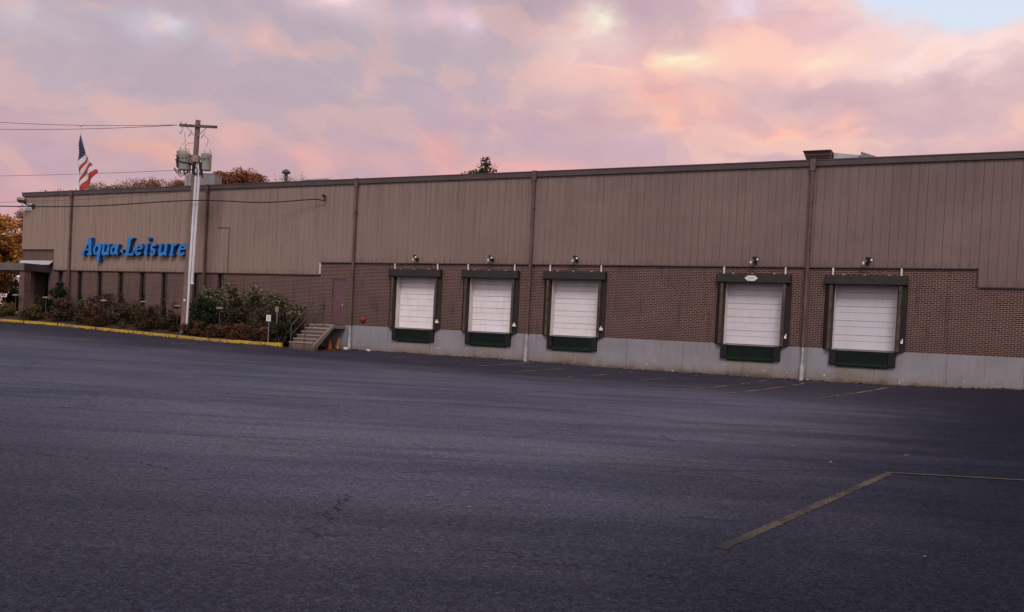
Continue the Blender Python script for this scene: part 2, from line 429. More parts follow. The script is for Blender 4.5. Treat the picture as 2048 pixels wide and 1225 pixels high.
# painted lines
ribbon([(-1.87,-29.75),(-1.24,-23.72)], .11, 'painted_line', M['line'], .006, .006, sub=110)
ribbon([(-1.30,-23.70),(.34,-23.0),(4.2,-21.35)], .10, 'painted_line', M['line'], .010, .005, sub=40)
ribbon([(-.4,-17.66),(.45,-17.27),(4,-15.7)], .06, 'painted_line', M['ghost'])
ribbon([(-.81,-20.87),(.39,-20.24),(4,-18.4)], .06, 'painted_line', M['ghost'])
for (x1, x0, ye) in ((-10.5,-11.6,-6.0),(-7.72,-8.88,-8.47),(-6.22,-7.48,-8.6),(-3.4,-4.91,-7.74),(-12.9,-13.9,-6),(-15.5,-16.4,-5.2),(-18.1,-19.0,-5.0),(-20.6,-21.4,-4.6),(-23.2,-24.0,-4.2)):
    ribbon([(x1,-.35),(x0,ye)], .075, 'painted_line', M['faint'])
for (x, y) in ((-35.6,-7.6),(-36.8,-7.0),(-34.3,-4.2),(-38.4,-6.8)):
    ribbon([(x,y),(x-.5,y-1.3)], .12, 'painted_line', M['faint'])
# cracks
for pts, w in (([(-8.3,-31.45),(-7.3,-30.55),(-6.46,-29.32),(-5.24,-27.4)], .011), ([(-8.02,-31.41),(-8.6,-31.9)], .01),
               ([(-14.43,-21.62),(-12.31,-20.86),(-9.16,-19.24),(-7.2,-18.6)], .035), ([(-7.67,-18.37),(-5.46,-18.74),(-2.99,-17.3)], .03),
               ([(-2.38,-22.15),(-1.62,-22.5),(-1.21,-22.57),(-.25,-22.26),(1.5,-21.6)], .04), ([(-3.59,-25.74),(-2.33,-24.51),(-1.4,-23.5)], .02),
               ([(-16.63,-25.89),(-16.87,-24.67),(-16.2,-22.8)], .03), ([(-5.71,-32.32),(-5.81,-32.16)], .008), ([(-5.11,-21.64),(-4.9,-22.0),(-4.55,-22.55)], .02),
               ([(-25,-9.5),(-20,-9.0),(-15.5,-8.6),(-12,-8.9)], .05)):
    ribbon(pts, w, 'pavement_crack', M['crack'], .004, .03 if len(pts) > 2 else .004)

# kerb, bed and walk
KX = [-75,-70,-66,-62,-58] + [-56 + i*.5 for i in range(52)]
KX = [x for x in KX if x <= -30.45]
KY = lambda x: -3.0 + (0 if x < -31.6 else (x+31.6)**2*.35)
def kz(x): return interp(x, GX, GZ)
mb = MB(); vv = []
for i, x in enumerate(KX):
    z = kz(x); y = KY(x); w = random.uniform(-.008, .008)
    vv += [(x, y-.02, z-.1), (x, y+w, z+.125+w), (x, y+.02+w, z+.15+w), (x, y+.15, z+.15+w), (x, y+.16, z-.1)]
fs = []
for i in range(len(KX)-1):
    for k in range(4): fs.append((i*5+k, (i+1)*5+k, (i+1)*5+k+1, i*5+k+1))
mb.add(vv, fs)
n5 = (len(KX)-1)*5
mb.add([vv[n5+k] for k in range(5)], [(0,1,2,3,4)])
kb = mb.build('kerb', M['kerb'], kind='structure')
for x in (-73,-70,-67,-64,-61,-58,-55.2,-52.1,-49.0,-46.1,-43.0,-40.1,-36.9,-34.0):
    j = MB(); z = kz(x); y = KY(x); j.box(x-.012, x+.012, y-.03, y+.155, z-.05, z+.155); j.build('kerb_joint', M['crack'], kb)
mb = MB(); bx = KX; by = [0, .12, .3, .5, .7, .9, 1.0]
vv = []
for x in bx:
    for t in by:
        y = lerp(KY(x)+.155, -.005 if x > -53 else 3, t)
        z = kz(x) + .11 + .42*math.sin(min(1, t*1.2)*PI/2)*(1 if x < -32 else .5) + random.uniform(-.03, .03)
        vv.append((x, y, z))
k = len(by)
mb.add(vv, [(i*k+j, (i+1)*k+j, (i+1)*k+j+1, i*k+j+1) for i in range(len(bx)-1) for j in range(k-1)], 0, True)
mb.build('planting_bed', M['soil'], kind='structure')
def bed_z(x, y):
    t = (y - (KY(x)+.155)) / (-.005 - (KY(x)+.155)); t = max(0, min(1, t))
    return kz(x) + .11 + .42*math.sin(min(1, t*1.2)*PI/2)*(1 if x < -32 else .5)
mb = MB()
for i in range(6):
    y0, y1 = -2.8+i*.47, -2.8+(i+1)*.47-.01
    mb.box(-53.6, -52.4, y0, y1, 1.0, bed_z(-53, (y0+y1)/2)+.07)
mb.build('walkway', M['walk'], kind='structure')

# ------------------------------------------------------------------ warehouse
DOCKS = [-24.65, -20.60, -16.45, -8.78, -4.62]
XL, XR = -53.70, 16.0
ROOFZ = 8.82
wh = thing('warehouse', 'long low warehouse of tan ribbed siding over brown brick with five loading docks', 'warehouse', (-20, 0, .4))
def sbot(x):
    if x < -50.7: return 5.39
    if x < -30.4: return 4.16
    if x < -.9: return 4.78
    return 4.13
# siding with rolled grooves
mb = MB(); pts = [XL]
x = XL
prof = []
while x < XR - .001:
    for f, y in ((0, -.055), (.278, -.055), (.284, -.045), (.294, -.045)):
        prof.append((x + f, y))
    x += .30
prof.append((XR, -.055))
steps = (-50.7, -30.4, -.9)
full = []
for i, (a, y) in enumerate(prof):
    full.append((a, y))
    if i + 1 < len(prof):
        for s in steps:
            if a < s < prof[i+1][0]: full.append((s, lerp(y, prof[i+1][1], (s-a)/(prof[i+1][0]-a))))
for (a, ya), (b, yb) in zip(full[:-1], full[1:]):
    zb = sbot((a+b)/2)
    mb.quad((a, ya, zb), (b, yb, zb), (b, yb, 8.62), (a, ya, 8.62))
mb.quad((XL, -.055, 5.39), (XL, -.055, 8.62), (XL, 26, 8.62), (XL, 26, 5.39))
mb.quad((XR, -.055, 4.13), (XR, 26, 4.13), (XR, 26, 8.62), (XR, -.055, 8.62))
mb.quad((XL, 26, .3), (XL, 26, 8.62), (XR, 26, 8.62), (XR, 26, .3))
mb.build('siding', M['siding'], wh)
# flashing under the siding
mb = MB()
for a, b, z in ((XL+.0, -50.7, 5.39), (-50.68, -30.42, 4.16), (-30.38, -.92, 4.78), (-.88, XR, 4.13)):
    mb.box(a, b, -.078, -.003, z-.045, z-.002)
mb.build('drip_flashing', M['fascia'], wh)
mb = MB(); mb.box(-30.425, -30.375, -.075, -.004, 4.17, 4.73); mb.build('corner_trim', M['strap'], wh)
mb = MB(); mb.box(-.915, -.885, -.07, -.004, 4.14, 4.73); mb.build('corner_trim', M['fascia'], wh)
mb = MB(); mb.box(-50.72, -50.69, -.07, -.004, 4.17, 5.34); mb.build('corner_trim', M['down'], wh)

# openings in the brick
WIN = [-50.1, -48.34, -46.60, -44.83, -43.07, -41.35, -38.95, -37.13]
holes = [(c-1.13, c+1.13, 1.68, 4.30, .36) for c in DOCKS]
holes += [(w-.24, w+.24, 1.55, 4.10, .16) for w in WIN]
holes += [(-29.62, -28.76, 1.68, 3.98, .10), (-52.45, -51.15, .9, 4.0, .8)]
cx = sorted(set([XL, -30.4, -.9, -50.7, XR] + [h[0] for h in holes] + [h[1] for h in holes]))
mb = MB()
for a, b in zip(cx[:-1], cx[1:]):
    mid = (a+b)/2; z0 = 1.68 if mid > -30.4 else .35; z1 = sbot(mid) + .03
    hs = [h for h in holes if h[0] - 1e-6 <= a and b <= h[1] + 1e-6]
    if hs:
        h = hs[0]
        if h[2] > z0: mb.quad((a,0,z0), (b,0,z0), (b,0,h[2]), (a,0,h[2]))
        mb.quad((a,0,h[3]), (b,0,h[3]), (b,0,z1), (a,0,z1))
    else: mb.quad((a,0,z0), (b,0,z0), (b,0,z1), (a,0,z1))
for a, b, z0, z1, d in holes:
    if d == .36: continue
    mb.quad((a,0,z0),(a,0,z1),(a,d,z1),(a,d,z0)); mb.quad((b,0,z0),(b,d,z0),(b,d,z1),(b,0,z1))
    mb.quad((a,0,z1),(b,0,z1),(b,d,z1),(a,d,z1)); mb.quad((a,0,z0),(a,d,z0),(b,d,z0),(b,0,z0))
mb.quad((XL,0,.35),(XL,0,5.42),(XL,26,5.42),(XL,26,.35)); mb.quad((XR,0,1.68),(XR,26,1.68),(XR,26,4.16),(XR,0,4.16))
mb.build('brick_wall', M['brick'], wh)
# foundation
mb = MB(); mb.box(-30.4, XR, -.035, .5, -.4, 1.68); mb.build('foundation', M['found'], wh)
# roof and fascia
mb = MB(); mb.box(XL+.02, XR-.02, .31, 26, 8.55, 8.66); mb.build('roof', M['roofing'], wh)
mb = MB()
mb.box(XL-.06, XR, -.14, .3, 8.60, 8.80); mb.box(XL-.075, XR, -.16, .3, 8.803, 8.845)
mb.box(XL-.06, XL+.2, .303, 26, 8.60, 8.80)
mb.build('roof_fascia', M['fascia'], wh)
# downspouts
for i, x in enumerate((-49.18, -38.23, -28.30, -18.61, -6.76)):
    d = MB()
    d.box(x-.10, x+.10, -.22, -.10, 8.42, 8.86)
    low = 1.68 if i >= 2 else 1.2
    d.bevbox(x-.062, x+.062, -.20, -.075, low, 8.42, .02)
    for z in (7.2, 5.4, 3.4): d.box(x-.085, x+.085, -.206, -.06, z, z+.04)
    ds = d.build('downspout', M['down'], wh)
    if i >= 2:
        gz = ground_mesh(x, -.2); b = MB()
        b.tube([(x,-.14,1.70),(x,-.14,1.02)], .05, 10)
        b.tube([(x,-.15,1.06),(x,-.15,1.02),(x,-.16,gz-.05)], [.07,.078,.078], 12)
        b.build('drain_boot', M['pipe'], ds)
# windows
for w in WIN:
    f = MB()
    f.box(w-.24, w-.20, .10, .155, 1.55, 4.10); f.box(w+.20, w+.24, .10, .155, 1.55, 4.10)
    f.box(w-.199, w+.199, .10, .155, 1.55, 1.62); f.box(w-.199, w+.199, .10, .155, 4.04, 4.10); f.box(w-.199, w+.199, .105, .15, 2.62, 2.67)
    wf = f.build('window', M['bronze'], wh)
    g_ = MB(); g_.box(w-.20, w+.20, .135, .145, 1.60, 4.06); g_.build('pane', M['glass'], wf)
# entrance doors, deep in shade
d = MB()
for a, b in ((-52.45,-52.38),(-51.83,-51.77),(-51.22,-51.15)): d.box(a, b, .70, .78, .9, 4.0)
d.box(-52.38, -51.22, .702, .778, 3.1, 3.18); d.box(-52.38,-51.22,.702,.778,.9,1.05)
ed = d.build('entrance_door', M['bronze'], wh)
g_ = MB(); g_.box(-52.4, -51.2, .745, .755, 1.0, 4.0); g_.build('pane', M['glass'], ed)
# service door at the head of the stairs
d = MB(); zz = [1.70, 2.16, 2.18, 2.72, 2.75, 3.86]
d.box(-29.55, -28.83, .052, .09, 1.70, 2.155); d.box(-29.55, -28.83, .06, .09, 2.155, 2.18); d.box(-29.55, -28.83, .052, .09, 2.18, 2.72)
d.box(-29.55, -28.83, .065, .09, 2.72, 2.765); d.box(-29.55, -28.83, .052, .09, 2.765, 3.91)
sd = d.build('service_door', M['doorbrown'], wh)
f = MB(); f.box(-29.62,-29.553,.03,.095,1.69,3.98); f.box(-28.827,-28.76,.03,.095,1.69,3.98); f.box(-29.553,-28.827,.03,.095,3.912,3.98); f.build('door_frame', M['down'], sd)
h = MB(); h.tube([(-28.93,.05,2.72),(-28.93,-.02,2.72),(-28.93,-.02,2.6)], .02, 6); h.build('handle', M['steel'], sd)
# loading doors
for c in DOCKS:
    d = MB(); x0, x1 = c-1.09, c+1.09; z = 1.70; kk = 0
    cuts = [1.70]
    while cuts[-1] < 4.25:
        cuts.append(cuts[-1] + (.315 if kk % 2 == 0 else .225)); kk += 1
    for i, (a, b) in enumerate(zip(cuts[:-1], cuts[1:])):
        gdep = .03 if i % 2 else .02
        gh = .019 if i % 2 else .013
        d.quad((x0,.33,a),(x1,.33,a),(x1,.33,b-gh),(x0,.33,b-gh))
        d.quad((x0,.33,b-gh),(x1,.33,b-gh),(x1,.33+gdep,b-gh*.5),(x0,.33+gdep,b-gh*.5),1)
        d.quad((x0,.33+gdep,b-gh*.5),(x1,.33+gdep,b-gh*.5),(x1,.33,b),(x0,.33,b),1)
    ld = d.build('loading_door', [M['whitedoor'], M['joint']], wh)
    s = MB(); s.box(x0, x1, .30, .36, 1.655, 1.698); s.build('bottom_seal', M['rubber'], ld)
    j = MB()
    j.box(c-1.13, c-1.092, .002, .40, 1.682, 4.3); j.box(c+1.092, c+1.13, .002, .40, 1.682, 4.3); j.box(c-1.092, c+1.092, .002, .40, 4.262, 4.3)
    j.build('door_jamb', M['jamb'], ld)
    # leveller pit face below the door
    p_ = MB(); gz = ground_mesh(c, -.1)
    p_.box(c-.93, c+.93, -.043, -.03, gz-.2, 1.1); p_.build('pit_face', M['pit'], wh)
# small conduit and hooks on the siding
mb = MB(); mb.tube([(-37.45,-.09,6.55),(-36.60,-.09,6.55),(-36.58,-.09,4.2)], .018, 6); mb.build('wall_conduit', M['down'], wh)
mb = MB(); mb.lathe((-30.28,-.055,8.06), [(.04,0),(.04,.12),(.07,.13),(.07,.18)], 10, axis='y'); mb.build('wall_bracket', M['dark'], wh)
# shelf flashing above the canopy
mb = MB(); mb.add([(-53.72,-.32,4.43),(-50.74,-.32,4.43),(-50.74,-.012,4.70),(-53.72,-.012,4.70)], [(0,1,2,3)]); mb.build('sloped_flashing', M['flash'], wh)

# entrance canopy on a brick pier
cn = thing('entrance_canopy', 'flat dark fascia entrance canopy with a white lamp on its brick pier', 'canopy', (-53, -1, 1.2))
mb = MB(); mb.box(-66, -50.95, -1.75, -.02, 4.0, 4.34); mb.build('canopy_roof', M['canopy2'], cn)
mb = MB(); mb.box(-66, -50.94, -1.80, -1.753, 3.97, 4.40); mb.build('front_fascia', M['canopy'], cn)
mb = MB(); mb.box(-50.947, -50.90, -1.749, -.02, 3.97, 4.40); mb.build('side_fascia', M['canopy2'], cn)
mb = MB(); mb.box(-51.45, -50.99, -1.70, -1.28, .8, 3.999); mb.build('pier', M['brick'], cn)
mb = MB(); mb.box(-58.4, -57.9, -1.70, -1.28, .8, 3.999); mb.build('pier', M['brick'], cn)
mb = MB(); mb.lathe((-51.40,-1.705,3.58), [(.07,0),(.1,.03),(.1,.1),(.05,.16)], 12, axis='y'); mb.build('lamp', M['lens'], cn)

# ------------------------------------------------------------------ dock seals and levellers
def make_seal(c, label):
    t = thing('dock_seal', label, 'dock seal', (c, 0, 1.68), 'foam dock seals around the loading doors')
    h = MB(); h.bevbox(c-1.45, c+1.45, -.28, -.004, 4.10, 4.46, .03); h.build('header_pad', M['hvinyl'], t)
    for s in (-1, 1):
        p = MB()
        a0, a1, b0, b1 = 1.10, 1.47, 1.155, 1.285
        q = lambda v: c + s*v
        ring = [(q(a0),-.004),(q(a1),-.004),(q(b1+.03),-.15),(q(b1),-.215),(q(b0),-.215),(q(b0-.015),-.15)]
        if s < 0: ring = ring[::-1]
        n = len(ring)
        p.add([(x,y,1.66) for x, y in ring] + [(x,y,4.098) for x, y in ring],
              [tuple(range(n))[::-1], tuple(range(n, 2*n))] + [(i,(i+1)%n,n+(i+1)%n,n+i) for i in range(n)])
        pad = p.build('side_pad', M['vinyl'], t)
        w = MB(); w.box(min(q(1.163),q(1.272)), max(q(1.163),q(1.272)), -.221, -.2175, 1.68, 4.08); w.build('wear_strip', M['wear'], pad)
    for s in (-1, 1):
        k = MB(); k.box(c+s*1.2-.03, c+s*1.2+.03, -.10, -.085, 4.463, 4.735); k.box(c+s*1.2-.028, c+s*1.2+.028, -.084, -.005, 4.47, 4.50); k.build('strap', M['strap'], t)
    for dx in (-.8, -.05, .8):
        k = MB(); k.box(c+dx-.05, c+dx+.05, -.2, -.12, 4.462, 4.488); k.build('bracket', M['pipe'], t)
    return t
def make_leveller(c, label):
    t = thing('dock_leveller', label, 'dock leveller', (c, 0, 1.1), 'dock levellers below the loading doors')
    for s in (-1, 1):
        b = MB(); a = sorted((c+s*.92, c+s*1.17)); b.bevbox(a[0], a[1], -.16, -.037, 1.10, 1.655, .015); b.build('bumper', M['rubber'], t)
    d = MB(); d.box(c-.915, c+.915, -.075, -.046, 1.20, 1.64); d.box(c-.9, c+.9, -.085, -.078, 1.56, 1.60); d.build('front_plate', M['green'], t)
    l = MB(); l.box(c-.90, c+.90, -.14, -.079, 1.075, 1.19); l.box(c-.06, c+.06, -.15, -.143, 1.15, 1.185); l.build('lip_plate', M['lip'], t)
    l = MB(); l.box(c-.92, c+.92, -.10, -.046, 1.03, 1.072); l.build('pit_gap', M['rubber'], t)
    return t
where = ['leftmost loading door, nearest the concrete stairs', 'second loading door from the left', 'third loading door, just right of a downspout',
         'fourth loading door with the pale diamond plate', 'rightmost loading door']
for i, c in enumerate(DOCKS):
    if i == 0:
        seal0 = make_seal(c, ''); lev0 = make_leveller(c, '')
        S_ALL = [seal0] + [copy_tree(seal0) for _ in DOCKS[1:]]; L_ALL = [lev0] + [copy_tree(lev0) for _ in DOCKS[1:]]
    s_ = S_ALL[i]; s_.location.x = c; l_ = L_ALL[i]; l_.location.x = c
    s_['label'] = ['black padded dock seal around the leftmost loading door, nearest the concrete stairs', 'black padded dock seal around the second loading door from the left',
                   'black padded dock seal around the third loading door, just right of a downspout', 'black padded dock seal with a pale hexagonal plate on its header',
                   'black padded dock seal around the rightmost and nearest loading door'][i]
    l_['label'] = ['dark green dock leveller with black bumpers under the leftmost loading door', 'dark green dock leveller with black bumpers under the second loading door from the left',
                   'dark green dock leveller with black bumpers under the middle one of the five loading doors', 'dark green dock leveller under the door whose header has a pale plate',
                   'dark green dock leveller with black bumpers under the rightmost loading door'][i]
    # dock control box on the right pad
    k = MB(); wv = .13 if i < 3 else .07
    k.box(c+1.32, c+1.32+wv, -.26, -.18, 1.98, 2.09); k.box(c+1.36, c+1.39, -.24, -.2, 2.093, 2.16)
    k.build('control_box', M['white'], s_)
    if i == 3:
        k = MB(); cx0, cz0 = c-.06, 4.28
        hexo = [(-.26,0),(-.13,.105),(.13,.105),(.26,0),(.13,-.105),(-.13,-.105)]
        k.add([(cx0+a,-.305,cz0+b) for a, b in hexo] + [(cx0+a,-.282,cz0+b) for a, b in hexo], [(0,1,2,3,4,5)[::-1]] + [(i_, (i_+1)%6, 6+(i_+1)%6, 6+i_) for i_ in range(6)])
        hp = k.build('maker_plate', M['plate'], s_)
        k = MB()
        for q in range(5): k.box(cx0-.11+q*.045, cx0-.08+q*.045, -.310, -.3075, cz0-.025, cz0+.03)
        k.build('faded_lettering', M['pipe'], hp)

# floodlights over the docks
def make_flood(c):
    t = thing('dock_floodlight', '', 'floodlight', (c, -.06, 4.93), 'floodlights on the siding above the docks')
    z = 4.93
    b = MB(); b.box(c-.06, c+.06, -.12, -.056, z-.07, z+.07); b.tube([(c,-.10,z),(c+.02,-.30,z+.02),(c+.08,-.42,z+.05)], .022, 6); b.build('arm', M['dark'], t)
    h = MB(); a = Vector((.75, -.55, -.35)).normalized(); p0 = Vector((c+.04,-.40,z+.12))
    h.tube([p0 - a*.10, p0 - a*.02, p0 + a*.14, p0 + a*.17], [.045, .07, .085, .09], 14); hd = h.build('lamp_head', M['dark'], t)
    l = MB(); l.tube([p0 + a*.171, p0 + a*.18, p0 + a*.20], [.055, .05, .03], 14); l.build('lens', M['lens'], hd)
    s = MB(); q = Vector((c-.14,-.22,z-.02)); s.tube([(c-.02,-.14,z),q], .02, 6); s.build('sensor_arm', M['dark'], t)
    s = MB(); s.lathe(q, [(.02,.05),(.05,.02),(.055,-.03),(.03,-.06)], 10); s.build('sensor', M['lens'], t)
    return t
FL = [(-24.60,'floodlight above the leftmost loading dock'),(-20.55,'black floodlight above the second loading dock from the left'),(-16.40,'black floodlight above the middle one of the five docks'),
      (-8.76,'black floodlight above the dock with the pale header plate'),(-4.60,'black floodlight above the rightmost loading dock')]
fl0 = None
for x, lab in FL:
    if fl0 is None: fl0 = make_flood(x); f_ = fl0; f_['label'] = 'black floodlight above the leftmost loading dock'
    else: f_ = copy_tree(fl0); f_.location.x = x; f_['label'] = lab
# corner floodlight and number plate
t = thing('corner_floodlight', 'pale boxy floodlight under the roof edge at the far left building corner', 'floodlight', (-53.0, -.06, 8.2))
b = MB(); b.tube([(-52.75,-.06,8.0),(-52.85,-.45,8.05),(-53.0,-.55,8.15)], .04, 6); b.box(-52.9,-52.6,-.09,-.056,7.85,8.12); b.build('arm', M['dark'], t)
b = MB(); Mr = Matrix.Translation((-53.05,-.62,8.26)) @ Euler((R(-25),0,R(25))).to_matrix().to_4x4()
b.box(-.24,.24,-.16,.14,-.04,.13, 0, Mr); fh = b.build('lamp_head', M['cap'], t)
b = MB(); b.box(-.22,.22,-.15,.12,-.09,-.045, 0, Mr); b.build('lens', M['dark'], fh)
t = thing('number_plate', 'white plate with two rows of dark characters on the upper left building corner', 'sign', (-53.3, -.07, 8.0))
b = MB(); b.box(-53.66,-52.86,-.085,-.062,7.74,8.16); b.build('plate', M['plate'], t)
b = MB()
rr = random.Random(3)
for rz, n_ in ((8.03,5),(7.83,6)):
    for i in range(n_):
        xx = -53.58 + i*(.66/n_)
        b.box(xx, xx+.075, -.0875, -.0855, rz-.055, rz-.03)
        if i % 2: b.box(xx, xx+.022, -.0875, -.0855, rz-.028, rz+.055)
        b.box(xx+.03, xx+.06, -.0875, -.0855, rz+.0, rz+.028)
b.build('characters', M['ink'], t)

# red fire bell
t = thing('fire_bell', 'round red fire bell low on the brick right of the service door', 'fire bell', (-27.62, -.02, 1.99))
b = MB(); b.lathe((-27.62,-.03,1.99), [(.13,0),(.13,.03),(.125,.07),(.07,.11),(.02,.12)], 18, axis='y'); b.build('gong', M['red'], t)
b = MB(); b.box(-27.66,-27.58,-.03,-.002,1.84,2.14); b.build('backbox', M['red'], t)

# ------------------------------------------------------------------ concrete stairs with rails
st = thing('concrete_stairs', 'concrete stairs with thin metal handrails up to the maroon service door', 'stairs', (-29.4, -1.2, .55))
x0, x1 = -30.2, -28.66
top = [(0, 1.66), (-.92, 1.66)]
n = 6; rise = (1.66 - .60) / n; run = .28
y, z = -.92, 1.66
for i in range(n):
    z -= rise; top.append((y, z))
    if i < n-1: y -= run; top.append((y, z))
yb = y
poly = top + [(yb, .3), (yb+.16, .3), (yb+.26, .60), (-.95, 1.50), (0, 1.50)]
m_ = MB(); k = len(poly)
m_.add([(x0, a, b) for a, b in poly] + [(x1-.11, a, b) for a, b in poly],
       [tuple(range(k)), tuple(range(k, 2*k))[::-1]] + [(i, k+i, k+(i+1)%k, (i+1)%k) for i in range(k)])
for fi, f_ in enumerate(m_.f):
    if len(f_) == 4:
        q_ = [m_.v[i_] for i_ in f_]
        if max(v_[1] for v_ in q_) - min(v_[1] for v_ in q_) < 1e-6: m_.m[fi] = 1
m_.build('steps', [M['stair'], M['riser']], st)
for i in range(n):
    yn, zn = -.92 - i*run, 1.66 - i*rise
    nb_ = MB(); nb_.box(x0-.004, x1-.112, yn-.035, yn-.003, zn-.045, zn+.004); nb_.build('nosing', M['nose'], st)
# right hand cheek
ch = [(0,1.68),(-.93,1.68),(yb-.03,.66),(yb-.03,.3),(yb+.17,.3),(yb+.27,.60),(-.96,1.49),(0,1.49)]
m_ = MB(); k = len(ch)
m_.add([(x1-.108, a, b) for a, b in ch] + [(x1, a, b) for a, b in ch], [tuple(range(k)), tuple(range(k, 2*k))[::-1]] + [(i, k+i, k+(i+1)%k, (i+1)%k) for i in range(k)])
m_.build('side_cheek', M['cheek'], st)
for xx, nm in ((-30.1, 0), (-29.28, 1)):
    h = MB(); zb = .62
    h.tube([(xx,yb-.02,zb-.1),(xx,yb-.02,zb+.94)], .024, 8)
    if nm == 0:
        h.tube([(xx,yb-.02,zb+.94),(xx,-.92,2.66),(xx,-.03,2.66)], .024, 8); h.tube([(xx,yb-.02,zb+.46),(xx,-.92,2.18),(xx,-.03,2.18)], .018, 8)
        h.tube([(xx,-.9,1.6),(xx,-.9,2.66)], .024, 8)
    else:
        h.tube([(xx,yb-.02,zb+.94),(xx,-.98,2.56),(xx,-.98,1.6)], .024, 8); h.tube([(xx,yb-.02,zb+.46),(xx,-1.0,2.08)], .018, 8)
    h.build('handrail', M['rail'], st)

# traffic cones stored under the landing
def cone(x, y, h, mat, label, lean=0):
    gz = ground_mesh(x, y)
    t = thing('traffic_cone', label, 'traffic cone', (x, y, gz), 'traffic cones under the stair landing')
    b = MB(); b.bevbox(-.15,.15,-.15,.15,0,.035,.01)
    b.v = [(a+x, bb+y, c+gz) for a, bb, c in b.v]; b.build('base', M['rubber'] if mat is M['cone2'] else mat, t)
    b = MB(); b.lathe((x,y,gz+.036), [(.115,0),(.10,.03),(.03,h-.06),(.026,h-.036)], 16); b.build('body', mat, t)
    t.rotation_euler = (0, lean, 0)
cone(-29.02, -.75, .46, M['cone'], 'bright orange traffic cone in the dark under the stair landing, front one')
cone(-28.80, -.42, .60, M['cone2'], 'tall faded tan orange traffic cone leaning under the landing edge', R(8))
cone(-29.30, -.35, .48, M['cone'], 'orange traffic cone deepest in the shade under the stairs')

# ------------------------------------------------------------------ raised blue lettering
sg = thing('lettering_sign', 'big raised blue italic lettering with thick sides on the tan siding', 'sign', (-44, -.06, 5.0))
def arc(cx, cy, rx, ry, a0, a1, n=14):
    return [(cx+rx*math.cos(R(lerp(a0,a1,i/n))), cy+ry*math.sin(R(lerp(a0,a1,i/n)))) for i in range(n+1)]
TH, TN = .19, .10
GL = {
 'A': [([(.16,.05),(.56,1.0)], .13), ([(.56,1.0),(.80,.05)], .22), ([(.28,.33),(.72,.33)], .10), ([(.0,.05),(.34,.05)], .11), ([(.58,.05),(.98,.05)], .11), ([(.42,.96),(.66,.96)], .09)],
 'q': [(arc(.30,.34,.20,.25,20,380,20), .15), ([(.56,.66),(.56,-.28)], TH), ([(.38,-.28),(.74,-.28)], .11)],
 'u': [([(.14,.63),(.14,.22)] + arc(.29,.20,.15,.13,180,350,8), .17), ([(.54,.65),(.54,.10),(.68,.06)], .18), ([(.0,.61),(.2,.61)], .10), ([(.38,.61),(.56,.61)], .10)],
 'a': [(arc(.30,.31,.19,.23,20,380,20), .15), ([(.55,.64),(.55,.14),(.72,.06)], .18)],
 '-': [([(.0,.27),(.24,.27)], .13)],
 'L': [([(.26,1.0),(.26,.04)], .22), ([(.06,.96),(.50,.96)], .10), ([(.04,.05),(.76,.05)], .11), ([(.70,.05),(.78,.30)], .11)],
 'e': [(arc(.31,.33,.21,.26,5,325,20), .15), ([(.14,.36),(.53,.38)], .09)],
 'i': [([(.20,.64),(.20,.12),(.36,.06)], .18), ([(.05,.62),(.22,.62)], .10), (arc(.22,.92,.055,.055,0,360,8), .11)],
 's': [(arc(.27,.47,.15,.14,20,250,10) + arc(.27,.20,.16,.14,80,-160,10), .14)],
 'r': [([(.18,.65),(.18,.03)], .18), ([(.04,.62),(.2,.62)], .10), ([(.03,.045),(.36,.045)], .09), (arc(.36,.45,.15,.17,160,50,8), .13)],
}
SPEC = [('A',0,1.0),('q',1.00,1.0),('u',1.72,1.0),('a',2.42,1.02),('-',3.28,1.0),('L',3.62,1.05),('e',4.46,1.02),('i',5.16,1.0),('s',5.62,1.05),('u',6.30,1.1),('r',7.20,1.05),('e',7.82,1.1)]
X0, Z0, CAP, SH = -47.95, 5.02, .99, .24
for ch_, ox, sx in SPEC:
    m_ = MB(); kk = 0
    for pts, w in GL[ch_]:
        kk += 1; yf = -.315 - kk*.004
        # left/right offset outline
        L_, R_ = [], []; n = len(pts); closed = math.hypot(pts[0][0]-pts[-1][0], pts[0][1]-pts[-1][1]) < .01
        P = [(a*sx, b) for a, b in pts]
        for i in range(n):
            a = P[i-1] if i > 0 else (P[-2] if closed else P[0]); b = P[i+1] if i < n-1 else (P[1] if closed else P[-1])
            dx, dy = b[0]-a[0], b[1]-a[1]; l = math.hypot(dx, dy) or 1
            thick = w * 1.14 * (1.0 if abs(dy) > abs(dx) else .92)
            L_.append((P[i][0]-dy/l*thick/2, P[i][1]+dx/l*thick/2)); R_.append((P[i][0]+dy/l*thick/2, P[i][1]-dx/l*thick/2))
        tr = lambda q, yy: (X0 + ox + (q[0] + SH*q[1]*.9 - .02)*CAP, yy, Z0 + q[1]*CAP)
        vs_ = [tr(q, yf) for q in L_] + [tr(q, yf) for q in R_] + [tr(q, -.057) for q in L_] + [tr(q, -.057) for q in R_]
        ff = []; fb = []
        for i in range(n-1):
            ff.append((i, n+i, n+i+1, i+1))
            fb.append((i, i+1, 2*n+i+1, 2*n+i)); fb.append((n+i, 3*n+i, 3*n+i+1, n+i+1))
        fb.append((0, 2*n, 3*n, n)); fb.append((n-1, 2*n-1, 4*n-1, 3*n-1))
        m_.add(vs_, ff, 0); m_.add(vs_, fb, 1)
    m_.build('letter' if ch_ != '-' else 'hyphen', [M['blue'], M['navy']], sg)

